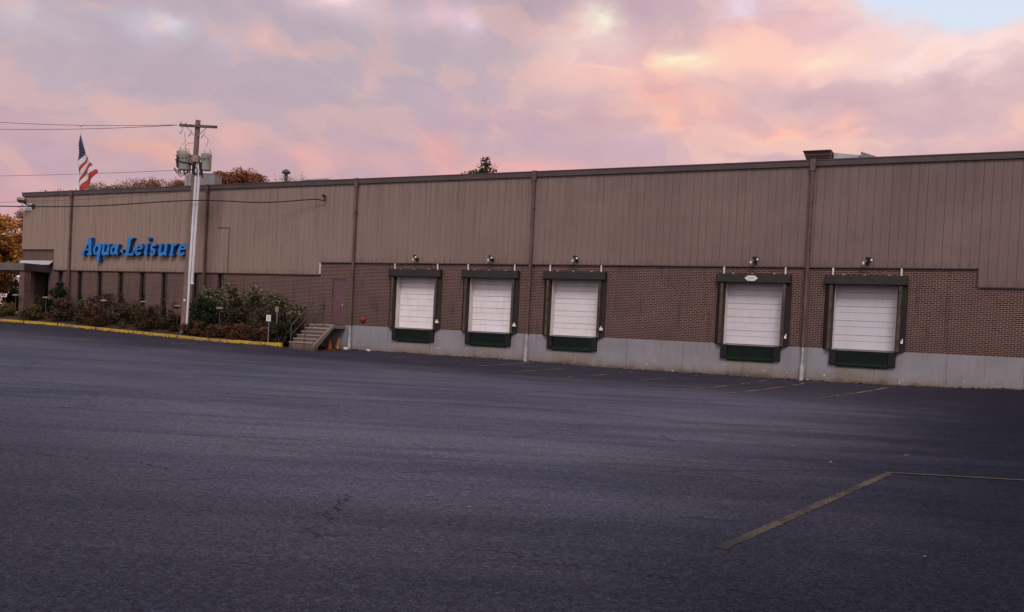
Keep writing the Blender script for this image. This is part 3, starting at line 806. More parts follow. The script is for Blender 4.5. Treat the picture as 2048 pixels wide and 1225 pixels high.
# ------------------------------------------------------------------ utility pole
ux, uy = -37.35, -2.2
uz = bed_z(ux, uy) - .05
ptop = Vector((-36.95, -2.2, 11.75))
up = thing('utility_pole', 'weathered wooden utility pole with crossarm rising from the planting bed', 'utility pole', (ux, uy, uz))
def pole_at(z):
    t = (z - uz) / (ptop.z - uz); return Vector((lerp(ux, ptop.x, t), uy, z))
b = MB(); b.tube([pole_at(uz-.2), pole_at(3), pole_at(7), pole_at(11.75)], [.185, .17, .145, .125], 14); b.build('shaft', M['wood'], up)
cdir = Vector((.886, .463, 0)); cper = Vector((.463, -.886, 0))
Mc = Matrix(((cdir.x, -cdir.y, 0, 0), (cdir.y, cdir.x, 0, 0), (0, 0, 1, 0), (0, 0, 0, 1)))
pc = pole_at(11.42) + cper*.17
b = MB(); b.box(-.86, 1.05, -.06, .06, -.06, .06, 0, Matrix.Translation(pc) @ Mc); b.build('crossarm', M['arm'], up)
b = MB()
for s in (-1, 1):
    b.tube([pc + cdir*s*.52 + Vector((0,0,-.05)), pole_at(10.85) + cper*.13], .018, 5)
b.build('brace', M['steel'], up)
for s, dz in ((-.8, 0), (-.55, 0), (-.70, -.1), (.4, -.25), (-.25, -.2)):
    b = MB(); p_ = pc + cdir*s + Vector((0,0,.06+dz if dz == 0 else dz))
    if dz == 0: b.lathe(p_, [(.02,0),(.045,.02),(.03,.05),(.045,.07),(.03,.10),(.02,.12)], 10)
    else: b.tube([p_, p_ + Vector((.06,-.1,-.22)), p_ + Vector((-.06,-.12,-.34))], [.03,.035,.03], 8)
    b.build('insulator' if dz == 0 else 'fuse_cutout', M['ceramic'], up)
# white riser guards and the thin conduit that reaches the ground
gd = (cdir*.75 + cper*.62)
b = MB()
for off in (0, .155):
    a = pole_at(3.45) + gd.normalized()*.19 + cdir*off; c_ = pole_at(9.35) + gd.normalized()*.16 + cdir*off
    b.tube([a, c_], .07, 10)
b.tube([pole_at(9.35)+gd.normalized()*.16, pole_at(9.6)+gd.normalized()*.12], [.05,.03], 8)
b.build('riser_guard', M['conduit'], up)
b = MB(); b.tube([pole_at(3.45)+gd.normalized()*.22, pole_at(1.0)+gd.normalized()*.25], .062, 10); b.tube([pole_at(3.38)+gd.normalized()*.22+cdir*.16, pole_at(3.46)+gd.normalized()*.2+cdir*.16], .085, 10)
b.build('thin_conduit', M['conduit'], up)
b = MB(); b.tube([pole_at(9.62), pole_at(9.95)], .24, 12); b.build('clamp_band', M['rust'], up)
b = MB(); b.box(-.05,.05,-.01,.01,-.05,.05,0, Matrix.Translation(pole_at(2.55)+cper*.185) @ Mc); b.build('tag', M['plate'], up)
b = MB()
rr = random.Random(11)
for i in range(7):
    s = pole_at(9.6) + cdir*rr.uniform(-.2,.25) + cper*.2
    e = pole_at(8.95) + cdir*rr.uniform(-.25,.35) + cper*.22
    mid = (s+e)/2 + cdir*rr.uniform(-.2,.2) + Vector((0,0,rr.uniform(-.3,.05)))
    b.tube([s, lerp_v(s, mid, .6) if False else (s*.5+mid*.5), mid, e], .022, 5)
for i in range(9):
    s = pole_at(9.85) + cdir*(-.95+.05*i) + cper*(.0+.05*(i % 4)); e = s + Vector((rr.uniform(-.05,.25), 0, rr.uniform(-.95,-.5)))
    b.tube([s, s.lerp(e,.5)+cdir*rr.uniform(-.12,.02), e], .028, 5)
for i in range(3):
    s = pole_at(9.25-.05*i) + cdir*-.95 + cper*.3; e = pole_at(9.3) + cper*.16
    b.tube(list((s, s.lerp(e,.35)+Vector((0,0,-.3-.06*i)), s.lerp(e,.7)+Vector((0,0,-.22)), e)), .018, 5)
b.tube([pole_at(9.62)+cdir*-.85+cper*.5, pole_at(9.5)+cdir*-.4+cper*.55, pole_at(9.5)+cper*.2], .03, 6)
for i in range(4):
    s = pole_at(9.6)+cdir*(.28+.04*i)+cper*.2; b.tube([s, s+Vector((.03,0,-.3)), s+Vector((.12,0,-.62-.06*i))], .03, 5)
b.build('cable_bundle', M['wire'], up)

def transformer(px_off, dep, z0, hgt, r, label):
    c_ = pole_at(z0) + cdir*px_off + cper*dep
    t = thing('pole_transformer', label, 'transformer', c_, 'transformers hung on the utility pole')
    b = MB(); b.lathe(c_, [(r*.9,0),(r,.04),(r,hgt-.06),(r*1.04,hgt-.05),(r*1.04,hgt)], 20); b.build('tank', M['tank'], t)
    b = MB(); b.lathe(c_, [(r*1.06,hgt+.002),(r*1.04,hgt+.05),(r*.6,hgt+.10),(.03,hgt+.11)], 20); b.build('lid', M['rust'], t)
    b = MB()
    for k in range(2):
        q = c_ + cdir*(k*.28-.10) + Vector((0,0,hgt+.06))
        b.lathe(q, [(.05,0),(.055,.04),(.035,.06),(.055,.10),(.035,.13),(.045,.17),(.02,.24)], 8)
    b.build('bushing', M['ceramic'], t)
    b = MB()
    for k in range(3):
        q = c_ + cper*(r+.03) + cdir*(-.18+.18*k) + Vector((0,0,hgt*.72))
        b.lathe(q, [(.03,-.03),(.04,0),(.03,.03)], 6)
    b.build('terminal', M['dark'], t)
    b = MB(); b.tube([c_ + Vector((0,0,hgt*.7)), pole_at(z0+hgt*.7)], .045, 6); b.build('hanger', M['steel'], t)
    return c_
t1 = transformer(-.80, -.32, 9.36, .78, .26, 'grey pole transformer behind the other on the left of the pole')
t2 = transformer(-.46, .22, 9.16, .80, .28, 'grey pole transformer in front on the left, rust stained lid')
t3 = transformer(.58, .02, 9.22, .78, .26, 'grey pole transformer alone on the right side of the pole')

def wire(pts, r, name, label, mat=None, cat='cable', sag=0, n=24):
    if len(pts) == 2 and sag:
        a, b_ = Vector(pts[0]), Vector(pts[1])
        pts = [a.lerp(b_, i/n) - Vector((0,0,sag*4*(i/n)*(1-i/n))) for i in range(n+1)]
    b = MB(); b.tube(pts, r, 6); o = b.build(name, mat or M['wire2'], loc=tuple(pts[len(pts)//2]))
    return tag(o, label, cat)
def smooth_path(P, n=6):
    P = [Vector(p) for p in P]; out = []
    for i in range(len(P)-1):
        p0, p1, p2, p3 = P[max(0,i-1)], P[i], P[i+1], P[min(len(P)-1,i+2)]
        for k in range(n):
            t = k/n
            out.append(.5*((2*p1)+(p2-p0)*t+(2*p0-5*p1+4*p2-p3)*t*t+(3*p1-p0-3*p2+p3)*t**3))
    out.append(P[-1]); return out
armL = pc + cdir*-1.15
b = MB(); b.tube([armL, pc + cdir*-.98], .03, 6); b.build('strain_insulator', M['ceramic'], up)
wire([armL, (-64.8,-2.87,14.0)], .014, 'power_line', 'upper thin overhead wire running left from the pole crossarm', sag=.35)
wire([armL - Vector((0,0,.02)), (-64.75,-2.87,13.15)], .014, 'power_line', 'lower thin overhead wire of the pair from the pole crossarm', sag=.30)
wire([pole_at(9.22) + cdir*-.35, (-64.58,-2.86,9.72)], .011, 'power_line', 'faint wire leaving the pole just below the grey transformers', sag=.12)
nearp = pole_at(7.62) + cper*.36
wire(smooth_path([(-30.30,-.10,8.02),(-30.16,-.16,7.86),(-30.25,-.24,7.80),(-30.55,-.32,7.86),(-31.2,-.45,7.83),(-33.5,-1.05,7.66), nearp, (-42.0,-5.9,6.92), (-49.43,-11.95,6.36)]), .026, 'service_cable', 'thick black cable looping from the siding past the pole', M['wire'])
wire([pole_at(8.15)+cper*.16+cdir*-.05, (-53.76,-8.55,7.12)], .011, 'power_line', 'thin wire crossing the siding below the roof edge', sag=.32)
wire([(-52.04,-2.01,6.95), (-60.0,-4.5,7.12)], .014, 'power_line', 'short low wire at the left edge in front of the orange tree', sag=.05)
for (a, bq, m1, lab) in ((pc+cdir*-.6+Vector((0,0,-.35)), t1+Vector((-.05,0,1.2)), Vector((.25,0,-.35)), 'thin curled lead down to the rear left transformer'),
                         (pole_at(10.6)+cdir*-.05, t2+Vector((-.05,0,1.2)), Vector((-.25,0,.1)), 'thin curled lead down to the front left transformer'),
                         (pc+cdir*.45+Vector((0,0,-.5)), t3+Vector((-.05,0,1.2)), Vector((.3,0,.1)), 'thin curled lead down to the right hand transformer')):
    a, bq = Vector(a), Vector(bq)
    wire(smooth_path([a, a.lerp(bq,.25)+m1*.45, a.lerp(bq,.5)+m1*.6, a.lerp(bq,.75)+m1*.35, bq], 8), .010, 'lead_wire', lab)

# ------------------------------------------------------------------ flag and flagpole
fp = MB(); fp.tube([(-52.76,3,8.67),(-52.76,3,11),(-52.76,3,13.5)], [.085,.07,.04], 12)
fpo = thing('flagpole', 'slim white flagpole with a round finial above the left roof edge', 'flagpole', (-52.76,3,8.67))
fp.build('shaft', M['white'], fpo)
fb_ = MB(); fb_.lathe((-52.76,3,13.5), [(.02,0),(.07,.03),(.095,.09),(.07,.15),(.02,.18)], 12); fb_.build('finial', M['white'], fpo)
Rg = [(-52.04,11.83),(-51.93,11.60),(-51.80,11.43),(-51.70,11.18),(-51.54,11.02),(-51.40,10.76),(-51.22,10.56)]
Lf = [(-52.62,11.25),(-52.58,10.72),(-52.56,10.45),(-52.53,10.08),(-52.51,9.84),(-52.46,9.56),(-52.20,9.16)]
Rg = [(-52.62+(x_+52.62)*(1.0+.045*i_), z_) for i_, (x_, z_) in enumerate(Rg)]
fl = MB(); ns = 10
def fold(x, z): return 2.88 + .07*math.sin((x+52.5)*6.5 + z*1.6) + .04*math.sin(z*5 + x*3)
def strip(a0, a1, b0, b1, m, sub=3):
    for i in range(ns):
        for j in range(sub):
            q = []
            for (ti, tj) in ((i,j),(i+1,j),(i+1,j+1),(i,j+1)):
                u, v = ti/ns, tj/sub
                xx = lerp(lerp(a0[0],a1[0],v), lerp(b0[0],b1[0],v), u); zz = lerp(lerp(a0[1],a1[1],v), lerp(b0[1],b1[1],v), u)
                zz += .05*math.sin(u*PI)
                q.append((xx, fold(xx, zz), zz))
            fl.add(q, [(0,1,2,3)], m, True)
P0 = (-52.70, 13.02)
strip(P0, Lf[0], P0, Rg[0], 2, 6)
for i in range(6): strip(Lf[i], Lf[i+1], Rg[i], Rg[i+1], 1 if i % 2 == 0 else 0)
rr = random.Random(5)
for r_ in range(9):
    v = (r_ + 1.2) / 9.8
    wdt = v
    for c_ in range(max(1, int(1 + wdt*4.5))):
        u = (c_ + .5) / max(1, int(1 + wdt*4.5))
        A_ = (lerp(P0[0], Lf[0][0], v), lerp(P0[1], Lf[0][1], v)); B_ = (lerp(P0[0], Rg[0][0], v), lerp(P0[1], Rg[0][1], v))
        xx, zz = lerp(A_[0], B_[0], u), lerp(A_[1], B_[1], u) + .05*math.sin(u*PI)
        star = [(-.032*(1 if k % 2 == 0 else .42)*math.sin(k*PI/5), .032*(1 if k % 2 == 0 else .42)*math.cos(k*PI/5)) for k in range(10)]
        fl.add([(xx+a, fold(xx+a, zz+b_)-.012, zz+b_) for a, b_ in star], [tuple(range(10))], 1)
fo = thing('flag', 'limp stars and stripes flag drooping from the white flagpole', 'flag', (-52.5,2.9,11))
fl.build('cloth', [M['fl_r'], M['fl_w'], M['fl_b']], fo)

# ------------------------------------------------------------------ things on the roof
t = thing('rooftop_unit', 'grey boxy air handling unit on the roof behind the utility pole', 'air conditioner', (-43, 3.6, 8.67))
Mr = Matrix.Translation((-42.0, 3.4, 8.67)) @ Euler((0,0,R(24))).to_matrix().to_4x4() @ Matrix.Diagonal((.82,.82,.94,1))
b = MB()
for k in range(4): b.box(-.85+k*.425+.004, -.85+k*.425+.421, -.7, .7, .25, 1.52, 0, Mr)
b.box(-.84,.84,-.68,.68,.3,1.50,0,Mr); b.build('cabinet', M['hvac'], t)
b = MB(); b.box(-.88,.88,-.73,.73,1.522,1.56,0,Mr); b.build('lid', M['hvac2'], t)
b = MB(); b.box(-1.4,-.855,-.5,.5,.3,1.45,0,Mr); b.box(-1.2,-1.16,-.58,-.52,.2,1.55,0,Mr); b.build('intake_hood', M['hvac2'], t)
b = MB(); b.box(-.8,.8,-.6,.6,0,.249,0,Mr); b.build('kerb_base', M['steel'], t)
t = thing('roof_vent', 'dark vent pipe with a conical rain cap on the roof', 'vent pipe', (-34.7,2,8.67))
b = MB(); b.tube([(-34.7,2,8.6),(-34.7,2,9.75)], .095, 12); b.build('pipe', M['fascia'], t)
b = MB(); b.lathe((-34.7,2,9.70), [(.12,-.03),(.225,.0),(.225,.10),(.10,.20),(.03,.23)], 16); b.build('cap', M['fascia'], t)
t = thing('roof_hatch', 'low pale roof hatch just showing above the roof edge', 'roof hatch', (-31.9,1.4,8.67))
b = MB(); b.box(-32.7,-31.1,1.0,2.0,8.67,9.08); b.build('curb', M['hvac2'], t)
b = MB(); b.box(-32.75,-31.05,.95,2.05,9.083,9.15); b.build('cover', M['flash'], t)
t = thing('exhaust_hood', 'brown louvred exhaust hood with a silver duct on the right roof edge', 'exhaust hood', (-6.8,1.2,8.67))
b = MB()
x0,x1 = -7.15,-6.25
b.add([(x0+.10,.75,8.67),(x1-.03,.75,8.67),(x1-.03,1.6,8.67),(x0+.10,1.6,8.67),(x0-.12,.45,9.28),(x1,.45,9.28),(x1,1.6,9.28),(x0-.12,1.6,9.28)],[(0,1,5,4),(1,2,6,5),(2,3,7,6),(3,0,4,7),(4,5,6,7)])
hd = b.build('hood', M['fascia'], t)
b = MB(); 
for k in range(3): b.box(x0-.02-.03*k,x1-.02,.62-.085*k,.64-.085*k,8.93+.10*k,8.96+.10*k)
b.build('louvre', M['down'], hd)
b = MB(); b.box(x0-.14,x1+.02,.40,1.62,9.283,9.31); b.build('rim', M['fascia'], hd)
b = MB(); b.add([(-6.2,.9,8.67),(-5.25,1.2,8.67),(-5.25,2.2,8.67),(-6.2,2.2,8.67),(-6.2,.9,9.28),(-5.25,1.2,9.20),(-5.25,2.2,9.20),(-6.2,2.2,9.28)],[(0,1,5,4),(1,2,6,5),(2,3,7,6),(3,0,4,7),(4,5,6,7)]); b.build('duct', M['steel'], t)
b = MB(); b.add([(-5.22,1.0,8.67),(-4.4,1.4,8.67),(-4.4,2.2,8.67),(-5.22,2.2,8.67),(-5.22,1.0,9.30),(-4.4,1.4,9.05),(-4.4,2.2,9.05),(-5.22,2.2,9.30)],[(0,1,5,4),(1,2,6,5),(2,3,7,6),(3,0,4,7),(4,5,6,7)]); b.build('duct', M['hvac'], t)

# ------------------------------------------------------------------ vegetation
def leaf_quad(mb, p, size, cols, rnd, up=.3, asp=1.6):
    n = Vector((rnd.gauss(0,1), rnd.gauss(0,1), rnd.gauss(0,1)+up)).normalized()
    a = n.cross(Vector((rnd.gauss(0,1), rnd.gauss(0,1), rnd.gauss(0,1)))).normalized(); b = n.cross(a)
    s = size * rnd.uniform(.6, 1.3); a = a*s*.5*asp; b = b*s*.5
    c = rnd.choice(cols); k = rnd.uniform(.65, 1.25)
    mb.add([p-a, p+b*.8-a*.1, p+a, p-b*.8-a*.1], [(0,1,2,3)], 0, False, (c[0]*k, c[1]*k, c[2]*k))
def shrub(name, label, x, y, w, ztop, cols, n=2200, leaf=.085, dep=None, bare=0, topcols=None, flat=0, group=None, cat='shrub', zb=None, cone_=False, stemcol=None):
    rnd = random.Random(hash_(label))
    zb = bed_z(x, y) - .03 if zb is None else zb
    h = ztop - zb; d = dep or w*.8
    t = thing(name, label, cat, (x, y, zb), group)
    s = MB(); tips = []
    ns_ = 10 + int(bare*16)
    for i in range(ns_):
        a = rnd.uniform(0, 2*PI); rr_ = math.sqrt(rnd.random())
        e = Vector((x + math.cos(a)*rr_*w*.42, y + math.sin(a)*rr_*d*.42, zb + h*rnd.uniform(.55, .97)*(1-.35*rr_**2)))
        b0 = Vector((x + math.cos(a)*rr_*.12, y + math.sin(a)*rr_*.12, zb-.05))
        m1 = b0.lerp(e, .5) + Vector((rnd.uniform(-.1,.1), rnd.uniform(-.1,.1), h*.08))
        s.tube([b0, m1, e], [.022, .014, .005], 4, cap=False); tips.append(e)
    s.build('stems', M['bark'], t)
    f = MB()
    # clumps of leaves: uneven outline with hollows
    nc = max(9, int(w*h*9))
    clumps = []
    for i in range(nc):
        while True:
            u, v, q = rnd.uniform(-1,1), rnd.uniform(-1,1), rnd.uniform(0,1)
            rr_ = math.hypot(u, v)
            lim = (1 - q*.95) if cone_ else math.sqrt(max(0, 1 - (q*.98)**(2.6 if flat else 2.0)))*1.0
            if rr_ <= max(.08, lim): break
        clumps.append((Vector((x+u*w*.44, y+v*d*.44, zb + .06 + q*h*.9)), rnd.uniform(.12,.24)*min(1.3, max(.7, w/1.8)), rnd.uniform(.6,1.2)))
    per = n // nc
    for c_, r_, k in clumps:
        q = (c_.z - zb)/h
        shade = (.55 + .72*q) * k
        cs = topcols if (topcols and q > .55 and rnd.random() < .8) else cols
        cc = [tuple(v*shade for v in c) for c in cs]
        for i in range(per):
            g_ = Vector((rnd.gauss(0,1), rnd.gauss(0,1), rnd.gauss(0,.8)))
            p = c_ + g_*r_*.62
            if p.z > ztop + .05: p.z = ztop - rnd.uniform(0,.15)
            if p.z < zb: p.z = zb + rnd.uniform(0,.1)
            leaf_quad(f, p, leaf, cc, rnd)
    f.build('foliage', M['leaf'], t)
    return t
def hash_(s_):
    v = 0
    for ch in s_: v = (v*131 + ord(ch)) % 1000003
    return v
DG = [(.022,.038,.016),(.030,.046,.020),(.018,.028,.014)]
OL = [(.075,.075,.038),(.095,.090,.045),(.055,.062,.030)]
OLT = [(.20,.19,.12),(.16,.155,.09),(.24,.22,.145),(.12,.125,.07)]
RU = [(.115,.045,.024),(.085,.035,.022),(.14,.06,.03),(.06,.035,.02)]
BR = [(.085,.052,.034),(.065,.04,.028),(.10,.065,.04)]
PL = [(.065,.034,.032),(.085,.045,.038),(.05,.03,.028)]
YG = [(.14,.115,.04),(.11,.10,.04),(.17,.125,.04)]
MX = [(.05,.055,.024),(.085,.05,.026),(.065,.06,.03)]
shrub('ornamental_grass','low straw coloured clump at the left end of the planting bed',-51.99,-1.95,1.5,2.05,YG,1500,.09,bare=.3)
shrub('evergreen_shrub','tall dark green conical evergreen left of the brick pier',-56.56,1.5,2.6,4.15,DG,4200,.11,zb=1.2,cone_=True)
shrub('flowering_shrub','low yellowish green bush in front of the brick pier',-49.19,-2.4,1.8,1.94,YG+MX,1700,.08)
shrub('clipped_shrub','round dark green clipped bush below the leftmost downspout',-48.96,-1.0,1.7,3.4,DG,5200,.085,flat=1)
shrub('evergreen_shrub','small dark green bush right of the brick pier',-49.72,-1.6,1.1,2.55,DG+MX,1500,.08)
shrub('leafy_shrub','rusty brown bush in front of the round dark clipped bush',-46.76,-2.2,2.0,2.50,BR+RU[:1],2600,.08,bare=.5)
shrub('young_shrub','thin light green upright bush near the kerb on the left',-45.20,-2.35,.65,2.47,[(.05,.10,.03),(.07,.12,.04)],700,.09,bare=.4)
shrub('leafy_shrub','plum coloured twiggy bush under the third slit window',-45.98,-.9,1.9,2.88,PL,2000,.075,bare=.8)
shrub('leafy_shrub','russet twiggy bush under the fourth slit window',-44.31,-.9,1.75,3.12,PL+RU[:1],2100,.075,bare=.8)
shrub('spreading_shrub','wide rust red mound at the kerb beneath the big blue lettering',-43.88,-2.2,2.75,2.22,RU+BR,3000,.08,bare=.3)
shrub('spreading_shrub','wide olive brown mound left of the utility pole',-42.15,-1.7,2.7,2.48,OL+BR,3000,.08,bare=.3)
shrub('spreading_shrub','mottled green and rust mound second to the left of the pole',-39.9,-2.2,2.1,2.34,MX+RU[:2],2600,.08)
shrub('spreading_shrub','reddish green bush touching the utility pole on its left',-38.45,-2.0,1.5,2.45,MX+RU[:2],2200,.08)
shrub('clipped_shrub','dense dark green bush just right of the utility pole',-36.35,-1.75,2.05,2.77,DG,4200,.085,flat=1)
HG = 'low rust red mounds along the yellow kerb'
for (x, w, zt, lab) in ((-36.35,1.55,1.57,'low rust red mound at the foot of the utility pole'),(-34.94,1.95,1.37,'low rust red mound at the kerb, second from the utility pole'),
                        (-33.30,1.85,1.44,'low rust red mound at the kerb, third from the utility pole'),(-31.98,1.5,1.37,'low rust red mound at the kerb, left of the post sign')):
    shrub('low_shrub',lab,x,-2.45,w,zt,RU,2400,.075,dep=.95,flat=1,group=HG)
TG = 'tall pale topped bushes against the brick wall'
for (x, w, zt, lab) in ((-36.96,2.0,3.6,'tall pale topped bush behind the dark bush at the pole'),(-35.45,2.2,3.75,'tall pale olive bush below the last slit window'),
                        (-33.75,2.3,3.75,'tallest pale olive bush in the middle of the row on the brick'),(-32.18,2.2,3.6,'tall pale olive bush behind the white post sign'),(-30.95,1.5,3.05,'tall olive bush right beside the concrete stairs')):
    shrub('tall_shrub',lab,x,-1.0,w,zt,BR+OL+PL[:1],3900,.085,dep=1.5,bare=.6,topcols=OLT+OL,group=TG)
shrub('leafy_shrub','dark mixed bush between the pale row and the rust mounds',-34.25,-1.8,2.2,2.30,MX+DG+BR,2600,.08)
shrub('leafy_shrub','brown green bush behind the white post sign',-32.45,-1.8,1.9,2.40,MX+BR,2400,.08)
shrub('evergreen_shrub','dark green bush between the post sign and the stairs',-30.75,-2.3,1.1,1.76,DG+MX[:1],2000,.08,dep=.9)
shrub('evergreen_shrub','small dark bush tight against the left handrail',-30.62,-1.5,.8,2.05,DG+BR,1400,.08)

def tree(name, label, x, y, zb, ztop, w, cols, n, leaf,  bare=0., group=None, crown_low=.35, trunk_r=.25, clsz=1.0, conif=False, fill=1.0):
    rnd = random.Random(hash_(label)); h = ztop - zb
    t = thing(name, label, 'tree', (x, y, zb), group)
    s = MB(); s.tube([(x,y,zb-.2),(x+rnd.uniform(-.2,.2),y,zb+h*.4),(x,y,zb+h*.85)], [trunk_r, trunk_r*.7, trunk_r*.15], 8)
    tips = []
    nb = 90 if not conif else 60
    for i in range(nb):
        q = crown_low + (.95-crown_low)*rnd.random()**(.62 if not conif else 1); a = rnd.uniform(0, 2*PI)
        b0 = Vector((x, y, zb + h*(q - (.16 if not conif else 0))))
        rad = w*.5*(math.sqrt(max(.05, 1-((q-.55)/.5)**2)) if not conif else (1.02-q)/(1-crown_low))*rnd.uniform(.35,1)
        e = Vector((x+math.cos(a)*rad, y+math.sin(a)*rad, zb+h*q + (rnd.uniform(0,.08)*h if not conif else 0)))
        e.z = min(e.z, ztop-.1)
        m1 = b0.lerp(e,.5)+Vector((0,0,h*.02))
        s.tube([b0,m1,e],[trunk_r*.28,trunk_r*.16,trunk_r*.04],5,cap=False); tips.append(e)
        for k in range(5 if bare else 3):
            e2 = e.lerp(m1, rnd.uniform(0,.6)) ; e3 = e2 + Vector((rnd.uniform(-1,1),rnd.uniform(-1,1),rnd.uniform(.1,1.1)))*w*.10
            e3.z = min(e3.z, ztop)
            s.tube([e2,e3],[trunk_r*.07,trunk_r*.025],3,cap=False); tips.append(e3)
    s.build('trunk', M['bark'], t)
    f = MB(); per = max(1, int(n/len(tips)))
    for e in tips:
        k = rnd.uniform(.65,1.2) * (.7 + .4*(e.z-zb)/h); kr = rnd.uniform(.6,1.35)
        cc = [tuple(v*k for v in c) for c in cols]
        for i in range(int(per*rnd.uniform(.4,1.6))):
            dv = Vector((rnd.gauss(0,1),rnd.gauss(0,1),rnd.gauss(0,1))).normalized()*rnd.random()**.45; dv.z *= .7
            p = e + dv*w*.068*clsz*kr
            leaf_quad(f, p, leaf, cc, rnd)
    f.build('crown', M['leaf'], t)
OR = [(.44,.20,.05),(.52,.24,.055),(.34,.14,.04),(.55,.30,.08)]
RD = [(.22,.075,.04),(.28,.10,.05),(.18,.06,.035)]
RB = [(.25,.095,.05),(.30,.12,.06),(.20,.075,.045)]
TB = [(.215,.135,.10),(.17,.11,.085),(.25,.16,.12)]  # distance haze mixed into these leaf colours
tree('autumn_tree','bright orange autumn tree beyond the left corner of the building',-70.5,8,1.0,8.6,8.0,OR,36000,.15,crown_low=.12,clsz=1.1)
tree('autumn_tree','dark red leaved tree beside the building corner, taller than the orange one',-71.2,13.5,1.0,9.7,5.5,RD+OR[:1],15000,.14,crown_low=.3)
tree('autumn_tree','golden orange tree at the left edge under the canopy line',-79,14,1.0,8.0,8,OR,14000,.17,crown_low=.15)
BG = 'bare autumn trees behind the left roof line'
bgt = [(-103.5,40,15.9,11,'lowest hazy brown tree at the left end of the roof line'),(-101,43,16.8,12,'thin brown tree just left of the flag'),(-95.5,41,16.8,12,'brownish pink tree just right of the flag'),
       (-90.5,42,17.0,12,'bare brown tree midway between the flag and the pole'),(-86.5,40,17.2,10,'rusty bare tree nearest the left side of the pole')]
for i, (x,y,zt,w,lab) in enumerate(bgt):
    tree('bare_tree',lab,x,y,1.0,zt,w,TB if i != 4 else TB+RB,36000,.12,clsz=1.1,bare=1,group=BG,trunk_r=.2)
tree('oak_tree','full russet tree above the roof between the pole and vent pipe',-75.0,40,1.0,17.5,10.5,RB,52000,.17,group=None,crown_low=.45,trunk_r=.3,clsz=1.15)
tree('bare_tree','nearly leafless twiggy tree showing beside the vent pipe',-68.6,41,1.0,17.7,6,TB,1500,.10,bare=1,trunk_r=.16)
tree('pine_tree','dark green evergreen top peeking over the middle of the roof',-44.8,40,1.0,17.75,11.5,[(.035,.055,.028),(.05,.07,.035),(.028,.042,.024)],20000,.17,conif=True,crown_low=.3,clsz=.9)

# ------------------------------------------------------------------ small things in the bed
def path_light(x, y, z, label):
    t = thing('path_light', label, 'path light', (x, y, z-.9), 'mushroom path lights in the planting bed')
    b = MB(); b.tube([(x,y,z-1.1),(x,y,z-.02)], .02, 8); b.build('post', M['rail'], t)
    b = MB(); b.lathe((x,y,z-.03), [(.19,-.025),(.20,0),(.18,.025),(.09,.06),(.02,.07)], 16); b.build('cap', M['cap'], t)
    return t
PLS = [(-51.26,-2.0,2.52,'tan mushroom path light in front of the conical evergreen, leftmost of all'),(-48.56,-2.0,2.44,'tan mushroom path light below the round dark clipped bush'),(-43.82,-1.9,2.40,'tan mushroom path light in front of the russet twiggy bush'),
       (-40.88,-1.75,2.42,'tan mushroom path light above the olive brown mound'),(-37.95,-2.1,2.27,'tan mushroom path light half hidden behind the utility pole'),(-34.89,-2.2,2.24,'tan mushroom path light above the rust mounds right of the pole')]
pl0 = None
for x, y, z, lab in PLS:
    if pl0 is None: pl0 = path_light(x, y, z, lab)
    else:
        q = copy_tree(pl0); q.location = (x, y, z-.9); q['label'] = lab
t = thing('post_sign', 'small white sign on a thin grey post at the right end of the bed', 'sign', (-31.15,-2.75,.7))
b = MB(); b.box(-31.165,-31.135,-2.75,-2.72,.6,1.98); b.build('post', M['steel'], t)
b = MB(); b.box(-31.30,-31.02,-2.772,-2.758,1.68,1.98); pl_ = b.build('plate', M['plate'], t)
b = MB()
for k in range(4): b.box(-31.25,-31.07-.04*(k%2),-2.7755,-2.7735,1.90-k*.055,1.915-k*.055)
b.build('faint_text', M['pipe'], pl_)
t = thing('post_sign', 'smaller tan sign among the bushes behind the white post sign', 'sign', (-31.1,-2.1,.7))
b = MB(); b.box(-31.30,-31.27,-2.05,-2.02,.6,2.40); b.build('post', M['steel'], t)
b = MB(); b.box(-31.40,-31.18,-2.07,-2.056,2.16,2.42); b.build('plate', M['cap'], t)
# litter and fallen leaves
def fallen(x, y, s, ang, label):
    z = ground_mesh(x, y) + .008
    b = MB(); pts = [(-1,0,.1),(-.3,.5,.0),(.5,.45,.12),(1,.05,.3),(.4,-.5,.05),(-.4,-.45,.0)]
    b.add([(x+s*(a*math.cos(ang)-c*math.sin(ang)), y+s*(a*math.sin(ang)+c*math.cos(ang)), z+d*s) for a, c, d in pts], [(0,1,2),(0,2,3),(0,3,4),(0,4,5)])
    tag(b.build('fallen_leaf', M['fallen'], loc=(x,y,z)), label, 'leaf', 'dry leaves fallen on the asphalt')
fallen(-2.93,-21.43,.045,.3,'pale dry leaf on the asphalt left of the dark sealed crack')
fallen(-2.07,-23.19,.045,1.2,'pale dry leaf between the corner line and the dark sealed crack')
fallen(-1.24,-21.24,.05,.1,'pale dry leaf beyond the corner of the painted line')
fallen(-.46,-28.95,.022,.7,'tiny pale dry leaf right of the long diagonal line')
fallen(-4.23,-29.62,.03,.2,'brown dry leaf alone on the open asphalt in the foreground')
t = thing('paper_cup', 'crushed white paper cup lying at the foot of the painted wall', 'litter', (-26.95,-.42,.5))
gz = ground_mesh(-26.95,-.42)
b = MB(); b.tube([(-27.02,-.42,gz+.05),(-26.86,-.45,gz+.045)],[.04,.055],10); b.build('cup', M['white'], t)
t = thing('splash_block', 'white broken splash piece at the foot of the downspout by the stairs', 'drain block', (-28.32,-.35,.5))
gz = ground_mesh(-28.32,-.35)
b = MB(); b.bevbox(-28.42,-28.22,-.46,-.24,gz-.02,gz+.11,.03); b.build('block', M['white'], t)

